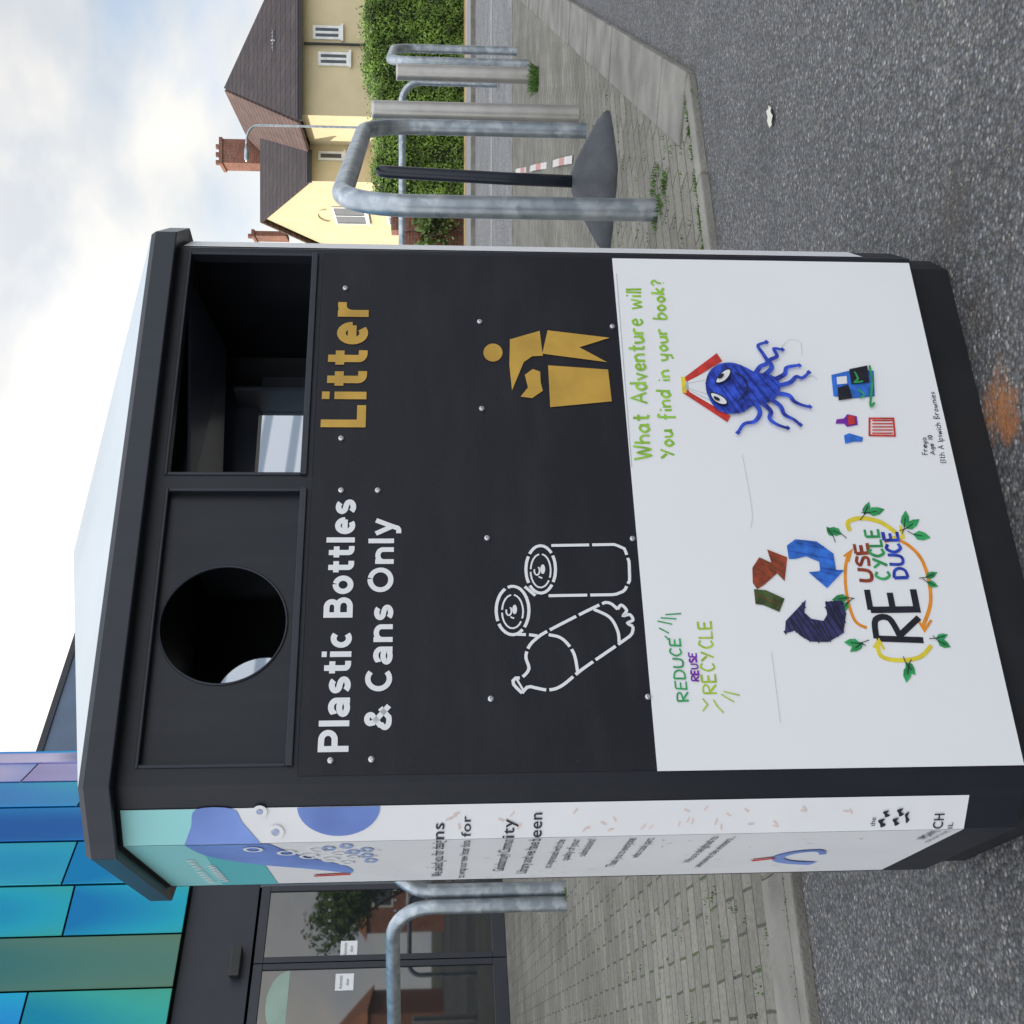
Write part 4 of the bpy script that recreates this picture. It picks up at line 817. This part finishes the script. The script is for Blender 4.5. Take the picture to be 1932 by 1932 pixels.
for (y0,y1,x0,x1) in ((1800,1770,640,672),(1864,1832,630,665)):
    k0=kU(1932-y0,650); k1=kU(1932-y1,650); za_=kz(x1,y0); zb_=kz(x0,y0)
    b=MB(); lbox(b,k0,k1,-.098,-.0975,za_,zb_); s_=b.build('door_sticker',M['white'],lib)
    for (tx,zf) in (('Automatic',.62),('door',.25)):
        vs,fs=textmesh(tx); x0_=min(v.x for v in vs); x1_=max(v.x for v in vs); ww=(k1-k0)*(.8 if tx!='door' else .4)
        P=[]
        for v in vs:
            kq=(k0+k1)/2-ww/2+(v.x-x0_)/(x1_-x0_)*ww; zz=za_+(zb_-za_)*zf+v.y/CAP*.035; pp=la*kq-ln*.0965; P.append((pp.x,pp.y,zz))
        mobj('lettering',P,fs,M['text'],s_)
for row in (620,745):
    for i in range(7):
        y=1672+i*20
        if 1795<y<1825: continue
        k_=kU(1932-y,row); z_=kz(row,y); b=MB(); n=14
        b.add([(*(la*(k_+.018*math.cos(2*math.pi*q/n))-ln*.0975),z_+.018*math.sin(2*math.pi*q/n)) for q in range(n)],[list(range(n))]); b.build('glass_dot',M['dot'],lib)
b=MB(); k_=kU(40,520); z_=kz(520,1892)
b.add([(*(la*(k_+.34*math.cos(math.pi*q/14))-ln*.0972),z_-.1+.22*math.sin(math.pi*q/14)) for q in range(15)],[list(range(15))]); b.build('painted_reflection',mat('pale_green_reflection',(.3,.42,.35),.4,0,.1,3),lib)  # reflected green oval painted flat onto the left pane
b=MB()
for i in range(1,8):
    p,q=poly_[i],poly_[i+1]; a_=(q-p).normalized(); n_=Vector((a_.y,-a_.x)); b.obox(p,a_,n_,0,(q-p).length,-.13,-.1,.02,2.755)
b.build('curtain_glass',M['glass'],lib)
wA=atD(80,1440,16.5); wB=atD(137,1210,18.3); wz=(wA.z+wB.z)/2; wd=Vector((wB.x-wA.x,wB.y-wA.y)).normalized(); wn=Vector((-wd.y,wd.x))
wing=empty('wing_building',(wA.x,wA.y,0),0,'plain grey blue flat topped block rising just behind the bin lid','building')
b=MB(); b.obox((0,0),wd,wn,-1.2,9.3,0,2.2,.0,wz-1.0); b.build('wall',M['wingm'],wing)
b=MB(); b.obox((0,0),wd,wn,-1.22,9.32,-.04,2.24,wz-1.0,wz); b.build('roof_band',M['wingroof'],wing)
b=MB(); b.obox((0,0),wd,wn,-1.25,9.35,-.07,2.27,wz,wz+.1); b.build('roof_edge',M['darkframe'],wing)
def house():
    hx=13.; hy=32.
    h=empty('house',(hx,hy,0),0,'cream rendered house with brown tiled roofs, brick chimney and white windows behind the hedge','house')
    V=lambda x,y,z:(x-hx,y-hy,z)
    ez=4.55
    xm0=uvd(1717,578,30).x; xm1=16.5; ax=(xm0+xm1)/2; ap=34.4; az=uvd(1752,425,ap).z
    gx=uvd(1592,590,32.4).x; gy0,gy1=32.4,40.8; gz=uvd(1527,493,36.5).z
    b=MB(); b.box(xm0-hx,xm1-hx,30-hy,46-hy,0,ez); b.build('wall',M['cream'],h)
    b=MB(); b.box(gx-hx,xm0-hx-.003,gy0-hy,gy1-hy,0,ez)
    b.add([V(gx,gy0,ez),V(gx,gy1,ez),V(gx,36.6,gz-.05)],[(0,1,2)]); o=b.build('gable_wall',M['cream'],h)
    ov=.28; th=.09
    def slab(pts,m,name):
        P=[Vector(V(*p)) for p in pts]; n=(P[1]-P[0]).cross(P[2]-P[0]).normalized(); 
        if n.z<0: n=-n
        nn_=len(P); vs=P+[p+n*th for p in P]; return mobj(name,vs,[list(range(nn_))[::-1],list(range(nn_,2*nn_))]+[(i,(i+1)%nn_,nn_+(i+1)%nn_,nn_+i) for i in range(nn_)],m,h)
    ze=ez-.02
    slab([(xm0-ov,30-ov,ze),(xm1+ov,30-ov,ze),(ax,ap,az)],M['slate'],'roof_slope')
    slab([(xm0-ov,30-ov,ze),(ax,ap,az),(ax,44,az),(xm0-ov,46.2,ze)],M['tiles'],'roof_slope')
    slab([(xm1+ov,30-ov,ze),(ax,ap,az),(ax,44,az),(xm1+ov,46.2,ze)],M['tiles'],'roof_slope')
    slab([(gx-.15,gy0-ov,ze),(gx-.15,36.6,gz),(xm0+1.9,36.6,gz),(xm0+.1,gy0-ov,ze)],M['slate'],'roof_slope')
    slab([(gx-.15,gy1+ov,ze),(gx-.15,36.6,gz),(xm0+1.9,36.6,gz),(xm0+.1,gy1+ov,ze)],M['tiles'],'roof_slope')
    b=MB(); b.box(xm0-ov-hx,xm1+ov-hx,30-ov-.1-hy,30-ov-hy,ze-.06,ze+.05); b.box(gx-.15-hx,xm0-ov-.01-hx,gy0-ov-.1-hy,gy0-ov-hy,ze-.06,ze+.05); b.build('gutter',M['pipe'],h)
    b=MB(); p=uvd(1852,600,29.93); b.tube([V(p.x,29.93,ez-.1),V(p.x,29.93,.1)],.04,8); p=uvd(1672,600,32.33); b.tube([V(p.x,32.33,ez-.1),V(p.x,32.33,.1)],.04,8); b.build('downpipe',M['pipe'],h)
    for (U0,U1,V0,V1,D,pots) in ((1626,1674,402,490,39.,3),(1489,1499,464,500,41.,1)):
        p=uvd(U0,V1,D); q=uvd(U1,V0,D)
        b=MB(); b.box(p.x-hx,q.x-hx,D-hy,D+.9-hy,p.z-.8,q.z-.3); ch=b.build('chimney',M['brick'],h)
        b=MB(); b.box(p.x-.05-hx,q.x+.05-hx,D-.05-hy,D+.95-hy,q.z-.3,q.z-.18); b.build('chimney_band',M['brick'],ch)
        for i in range(pots):
            x=p.x+(q.x-p.x)*(i+.5)/pots; b=MB(); b.tube([V(x,D+.45,q.z-.18),V(x,D+.45,q.z+.02)],.1,10); b.build('chimney_pot',M['brick'],ch)
    def win(x0,x1,z0,z1,y,panes=2,side=False):
        f=MB(); fr=.07
        def bx(a0,a1,c0,c1,o0,o1):
            if side: f.box(y-hx-o1,y-hx-o0,a0-hy,a1-hy,c0,c1)
            else: f.box(a0-hx,a1-hx,y-hy-o1,y-hy-o0,c0,c1)
        bx(x0,x1,z0,z0+fr,.01,.05); bx(x0,x1,z1-fr,z1,.01,.05); bx(x0,x0+fr,z0+fr,z1-fr,.01,.05); bx(x1-fr,x1,z0+fr,z1-fr,.01,.05)
        for k in range(1,panes): xx=x0+(x1-x0)*k/panes; bx(xx-.035,xx+.035,z0+fr,z1-fr,.01,.05)
        bx(x0-.05,x1+.05,z0-.07,z0-.003,.01,.1)
        o=f.build('window',M['upvc'],h); f=MB(); bx(x0+fr,x1-fr,z0+fr,z1-fr,.012,.03); f.build('pane',M['pane'],o)
    for (yy0,yy1,xx0,xx1) in ((74,46,590,643),(124,96,600,658)):
        p=atD(xx1,yy0,30); q=atD(xx0,yy1,30); win(p.x,q.x,p.z,q.z,30.0)
    p=atD(648,302,32.4); q=atD(600,284,32.4); win(p.x,q.x,p.z,q.z,32.4,1)
    for (a0,a1,z0,z1) in ((35.0,37.0,3.0,4.15),(35.0,37.0,.9,2.3)): win(a0,a1,z0,z1,gx,2,True)
    for xx in (13.6,15.6): win(xx,xx+1.,.9,2.2,30.0)
    b=MB(); b.tube([V(gx-.03,36.05+.7*math.cos(a),4.35+.36*math.sin(a)) for a in [math.pi*k/12 for k in range(13)]],.022,6); b.build('arch_trim',M['cream'],h)
    p=uvd(1858,545,31); b=MB(); b.tube([V(p.x,31,p.z-.3),V(p.x,31,p.z+.55)],.02,6); b.tube([V(p.x-.3,31,p.z+.5),V(p.x+.3,31,p.z+.5)],.012,6)
    for k in range(6): x=p.x-.28+k*.11; b.tube([V(x,30.85,p.z+.5),V(x,31.15,p.z+.5)],.008,5)
    b.build('aerial',M['rivet'],h)
house()
lp=uvd(1692,700,26); zt=uvd(1692,460,26).z; lamp=empty('street_lamp',(lp.x,26,0),0,'thin grey street lamp with curved arm in front of the cream house','street lamp')
b=MB(); pth=[(0,0,0),(0,0,2),(0,0,zt-.35)]+[(-.35+.35*math.cos(a),0,zt-.35+.3*math.sin(a)) for a in [math.pi/2*k/6 for k in range(1,7)]]+[(-.55,0,zt-.04)]
b.tube(pth,.03,10,True); b.build('post',M['galv'],lamp,True)
b=MB(); b.tube([(-.5,0,zt-.04),(-.65,0,zt-.05),(-.85,0,zt-.05),(-.92,0,zt-.04)],.07,10,True,[.03,.06,.065,.02]); b.build('lamp_head',M['galv'],lamp,True)
def leafcloud(n,fn,size):
    vs=[];fs=[]
    for i in range(n):
        p,nn_=fn(); s=size*random.uniform(.6,1.3); r=Vector((random.gauss(0,1),random.gauss(0,1),random.gauss(0,1))); nrm=(nn_+r*.7).normalized(); a=nrm.orthogonal().normalized(); an=random.uniform(0,6.28)
        a=(Matrix.Rotation(an,3,nrm)@a); c_=nrm.cross(a); k=len(vs)
        vs+=[p-a*s*.5,p+c_*s*.3,p+a*s*.5,p-c_*s*.3]; fs.append((k,k+1,k+2,k+3))
    return vs,fs
hA=uvd(1552,800,24); hB=uvd(1990,800,24)
hedge=empty('hedge',((hA.x+hB.x)/2,24.3,0),0,'long clipped green hedge along the road in front of the house','hedge')
hL=hB.x-hA.x
def htop(x): f=(x+hL/2)/hL; return 1.95+.45*f+.07*math.sin(x*2.3)+.05*math.sin(x*5.1)
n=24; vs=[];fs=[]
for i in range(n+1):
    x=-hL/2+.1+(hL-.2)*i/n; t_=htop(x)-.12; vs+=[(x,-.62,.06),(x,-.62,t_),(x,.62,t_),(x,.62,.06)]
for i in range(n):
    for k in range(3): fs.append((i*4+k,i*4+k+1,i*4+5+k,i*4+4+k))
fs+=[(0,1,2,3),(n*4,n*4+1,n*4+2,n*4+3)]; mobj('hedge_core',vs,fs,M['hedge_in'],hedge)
def hf():
    x=random.uniform(-hL/2,hL/2); t_=htop(x); bulge=.09*math.sin(x*3.1+1)+.06*math.sin(x*7)
    r=random.random()
    if r<.66: z=random.uniform(.05,t_); return Vector((x,-.7+bulge*math.sin(z*3)+random.gauss(0,.05),z)),Vector((0,-1,.3))
    if r<.92: return Vector((x,random.uniform(-.7,.6),t_+random.gauss(0,.05)+(.12 if random.random()<.06 else 0))),Vector((0,-.2,1))
    return Vector((-hL/2+random.gauss(0,.05),random.uniform(-.7,.6),random.uniform(.05,t_))),Vector((-1,0,.2))
vs,fs=leafcloud(30000,hf,.065); mobj('foliage',vs,fs,M['hedge'],hedge)
gw=empty('garden_wall',(hA.x-1.6,24.4,0),0,'low red brick garden wall at the left end of the hedge','wall')
b=MB(); b.box(-2.2,1.0,0,.22,0,1.45); b.build('brickwork',M['brick'],gw); b=MB(); b.box(-2.25,1.0,-.03,.25,1.45,1.52); b.build('coping',M['tiles'],gw)
b=MB(); b.box(1.0,1.46,-.12,.34,0,1.75); b.build('pier',M['brick'],gw)
def tree(name,x,y,h,r,trunk,label,cat,nl=5000,ls=.35,mt='treeleaf',grp=None):
    t_=empty(name,(x,y,0),0,label,cat,grp)
    b=MB(); b.tube([(0,0,-.05),(.05,0,trunk*.5),(0,.1,trunk),(.1,0,trunk+(h-trunk)*.6)],.2,8,True,[h*.035,h*.028,h*.02,h*.008])
    for k in range(5): a=k*1.3; b.tube([(0,.1,trunk*.9),(math.cos(a)*r*.4,math.sin(a)*r*.4,trunk+(h-trunk)*.35),(math.cos(a)*r*.7,math.sin(a)*r*.7,trunk+(h-trunk)*.6)],.1,6,True,[h*.014,h*.009,h*.004])
    b.build('trunk',M['bark'],t_,True)
    cl=[(Vector((random.gauss(0,r*.42),random.gauss(0,r*.42),trunk+(h-trunk)*random.uniform(.15,.9))),r*random.uniform(.28,.48)) for _ in range(16)]
    def f():
        c_,rr_=random.choice(cl); n_=Vector((random.gauss(0,1),random.gauss(0,1),random.gauss(0,1))).normalized(); return c_+n_*rr_*random.uniform(.6,1.05),n_
    vs,fs=leafcloud(nl,f,ls); mobj('crown',vs,fs,M[mt],t_)
tree('shrub',hA.x-.7,23.6,1.15,.55,.25,'small dark leafy shrub against the red brick wall','shrub',900,.12)
for o in list(COL.objects):
    if o.name not in existing and o.parent is None:
        o.location.y*=DS; o.scale.y*=DS
setcam(FN)
# across the car park, mirrored in the glass doors
tree('tree',22,8.5,4.6,2.0,1.2,'leafy tree mirrored in the glass doors, nearest the road','tree',ls=.22)
tree('tree',19,2.0,3.4,1.6,.9,'low round tree mirrored in the glass doors beside the brick house','tree',ls=.2)
tree('tree',27,-1.5,4.8,2.2,1.2,'broad tree mirrored in the glass doors between the two brick houses','tree',ls=.22)
tree('tree',15,-3.5,3.0,1.5,.8,'small bushy tree mirrored low in the glass doors','tree',ls=.2)
def brickhouse(x,y,rz,label):
    bh=empty('brick_house',(x,y,0),math.radians(rz),label,'house')
    b=MB(); b.box(-4,4,-5,5,0,4.2); b.build('wall',M['brick'],bh)
    mobj('roof',[(-4.3,-5.3,4.1),(4.3,-5.3,4.1),(4.3,5.3,4.1),(-4.3,5.3,4.1),(0,-2.5,7.2),(0,2.5,7.2)],[(0,1,4),(1,2,5,4),(2,3,5),(3,0,4,5),(0,3,2,1)],M['oroof'],bh)
    for yy in (-3.6,-.6,2.4):
        for zz in (.9,2.7):
            b=MB(); b.box(-4.06,-4.01,yy,yy+1.2,zz,zz+1.1); o=b.build('window',M['upvc'],bh); b=MB(); b.box(-4.09,-4.062,yy+.1,yy+1.1,zz+.1,zz+1.0); b.build('pane',M['pane'],o)
M['oroof']=mat('orange_roof',(.36,.15,.075),.85,0,.25,4)
brickhouse(50,7.0,8,'orange roofed brick house mirrored in the glass doors, nearer the road')
brickhouse(52,-8.5,-6,'orange roofed brick house mirrored in the glass doors, farther from the road')
# ================================================================ LIGHT, SKY, CAMERA
az=math.radians(-70); el=math.radians(30)
to=Vector((math.sin(az)*math.cos(el),math.cos(az)*math.cos(el),math.sin(el)))
sl=bpy.data.lights.new('sun','SUN'); sl.energy=4.2; sl.angle=math.radians(.6); sl.color=(1,.93,.81); so=bpy.data.objects.new('sun',sl); COL.objects.link(so); so.rotation_euler=to.to_track_quat('Z','Y').to_euler()
wd_=bpy.data.worlds.new('World'); S.world=wd_; wd_.use_nodes=True; t=wd_.node_tree; N=t.nodes; L=t.links; N.clear()
out=N.new('ShaderNodeOutputWorld'); sky=N.new('ShaderNodeTexSky'); sky.sky_type='NISHITA'; sky.sun_disc=False; sky.sun_elevation=el; sky.sun_rotation=az
b1=N.new('ShaderNodeBackground'); b1.inputs[1].default_value=.15; L.new(sky.outputs[0],b1.inputs[0])
tc=N.new('ShaderNodeTexCoord'); mp=N.new('ShaderNodeMapping'); mp.inputs['Scale'].default_value=(1,1,1.9); L.new(tc.outputs['Generated'],mp.inputs[0])
no=N.new('ShaderNodeTexNoise'); no.inputs['Scale'].default_value=3.0; no.inputs['Detail'].default_value=5; no.inputs['Roughness'].default_value=.5; no.inputs['Distortion'].default_value=.2; L.new(mp.outputs[0],no.inputs['Vector'])
r=N.new('ShaderNodeValToRGB'); r.color_ramp.elements[0].position=.38; r.color_ramp.elements[1].position=.56; r.color_ramp.elements[0].color=(.55,.55,.55,1); L.new(no.outputs['Fac'],r.inputs[0])
nm=N.new('ShaderNodeVectorMath'); nm.operation='NORMALIZE'; L.new(tc.outputs['Generated'],nm.inputs[0])
dt=N.new('ShaderNodeVectorMath'); dt.operation='DOT_PRODUCT'; dt.inputs[1].default_value=Vector((-.14,1,.34)).normalized(); L.new(nm.outputs[0],dt.inputs[0])
mr=N.new('ShaderNodeMapRange'); mr.inputs[1].default_value=.86; mr.inputs[2].default_value=.985; mr.inputs[3].default_value=0; mr.inputs[4].default_value=1; L.new(dt.outputs['Value'],mr.inputs[0])
n2=N.new('ShaderNodeTexNoise'); n2.inputs['Scale'].default_value=5.0; n2.inputs['Detail'].default_value=5; n2.inputs['Roughness'].default_value=.5; L.new(mp.outputs[0],n2.inputs['Vector'])
cr_=N.new('ShaderNodeValToRGB'); cr_.color_ramp.elements[0].position=.38; cr_.color_ramp.elements[0].color=(.62,.74,.93,1); cr_.color_ramp.elements[1].position=.6; cr_.color_ramp.elements[1].color=(1.05,1.0,.92,1)
x=cr_.color_ramp.elements.new(.5); x.color=(.82,.85,.88,1); L.new(n2.outputs['Fac'],cr_.inputs[0])
mx=N.new('ShaderNodeMix'); mx.data_type='RGBA'; L.new(mr.outputs[0],mx.inputs['Factor']); L.new(cr_.outputs[0],mx.inputs['A']); mx.inputs['B'].default_value=(1.38,1.3,1.17,1)
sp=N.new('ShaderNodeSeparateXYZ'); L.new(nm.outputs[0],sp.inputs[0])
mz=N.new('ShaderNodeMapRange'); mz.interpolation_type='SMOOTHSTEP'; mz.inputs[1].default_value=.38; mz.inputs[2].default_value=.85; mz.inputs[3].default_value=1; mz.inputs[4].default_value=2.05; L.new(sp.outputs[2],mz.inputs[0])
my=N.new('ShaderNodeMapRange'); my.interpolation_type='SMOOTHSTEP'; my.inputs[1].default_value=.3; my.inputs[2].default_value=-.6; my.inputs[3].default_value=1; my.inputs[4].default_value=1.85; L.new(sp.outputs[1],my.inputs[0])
mm=N.new('ShaderNodeMath'); mm.operation='MAXIMUM'; L.new(mz.outputs[0],mm.inputs[0]); L.new(my.outputs[0],mm.inputs[1])  # unseen sky overhead and behind the camera brightened to add ambient fill
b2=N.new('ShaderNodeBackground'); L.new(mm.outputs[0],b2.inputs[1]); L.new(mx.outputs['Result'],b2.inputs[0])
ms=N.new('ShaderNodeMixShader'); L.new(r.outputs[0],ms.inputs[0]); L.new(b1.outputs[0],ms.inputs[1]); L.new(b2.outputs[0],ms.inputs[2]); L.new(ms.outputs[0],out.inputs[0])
cam=bpy.data.cameras.new('camera'); cam.sensor_width=36; cam.lens=36*FN/1932; cam.clip_end=1500; cam.clip_start=.02
co=bpy.data.objects.new('camera',cam); COL.objects.link(co)
X=Vector((0,-sT,-cT)); Y=Vector((1,0,0)); Z=Vector((0,-cT,sT))
mw=Matrix(((X.x,Y.x,Z.x,0),(X.y,Y.y,Z.y,0),(X.z,Y.z,Z.z,CAMH),(0,0,0,1))); co.matrix_world=mw
S.camera=co
S.view_settings.view_transform='Standard'; S.view_settings.look='None'; S.view_settings.exposure=0
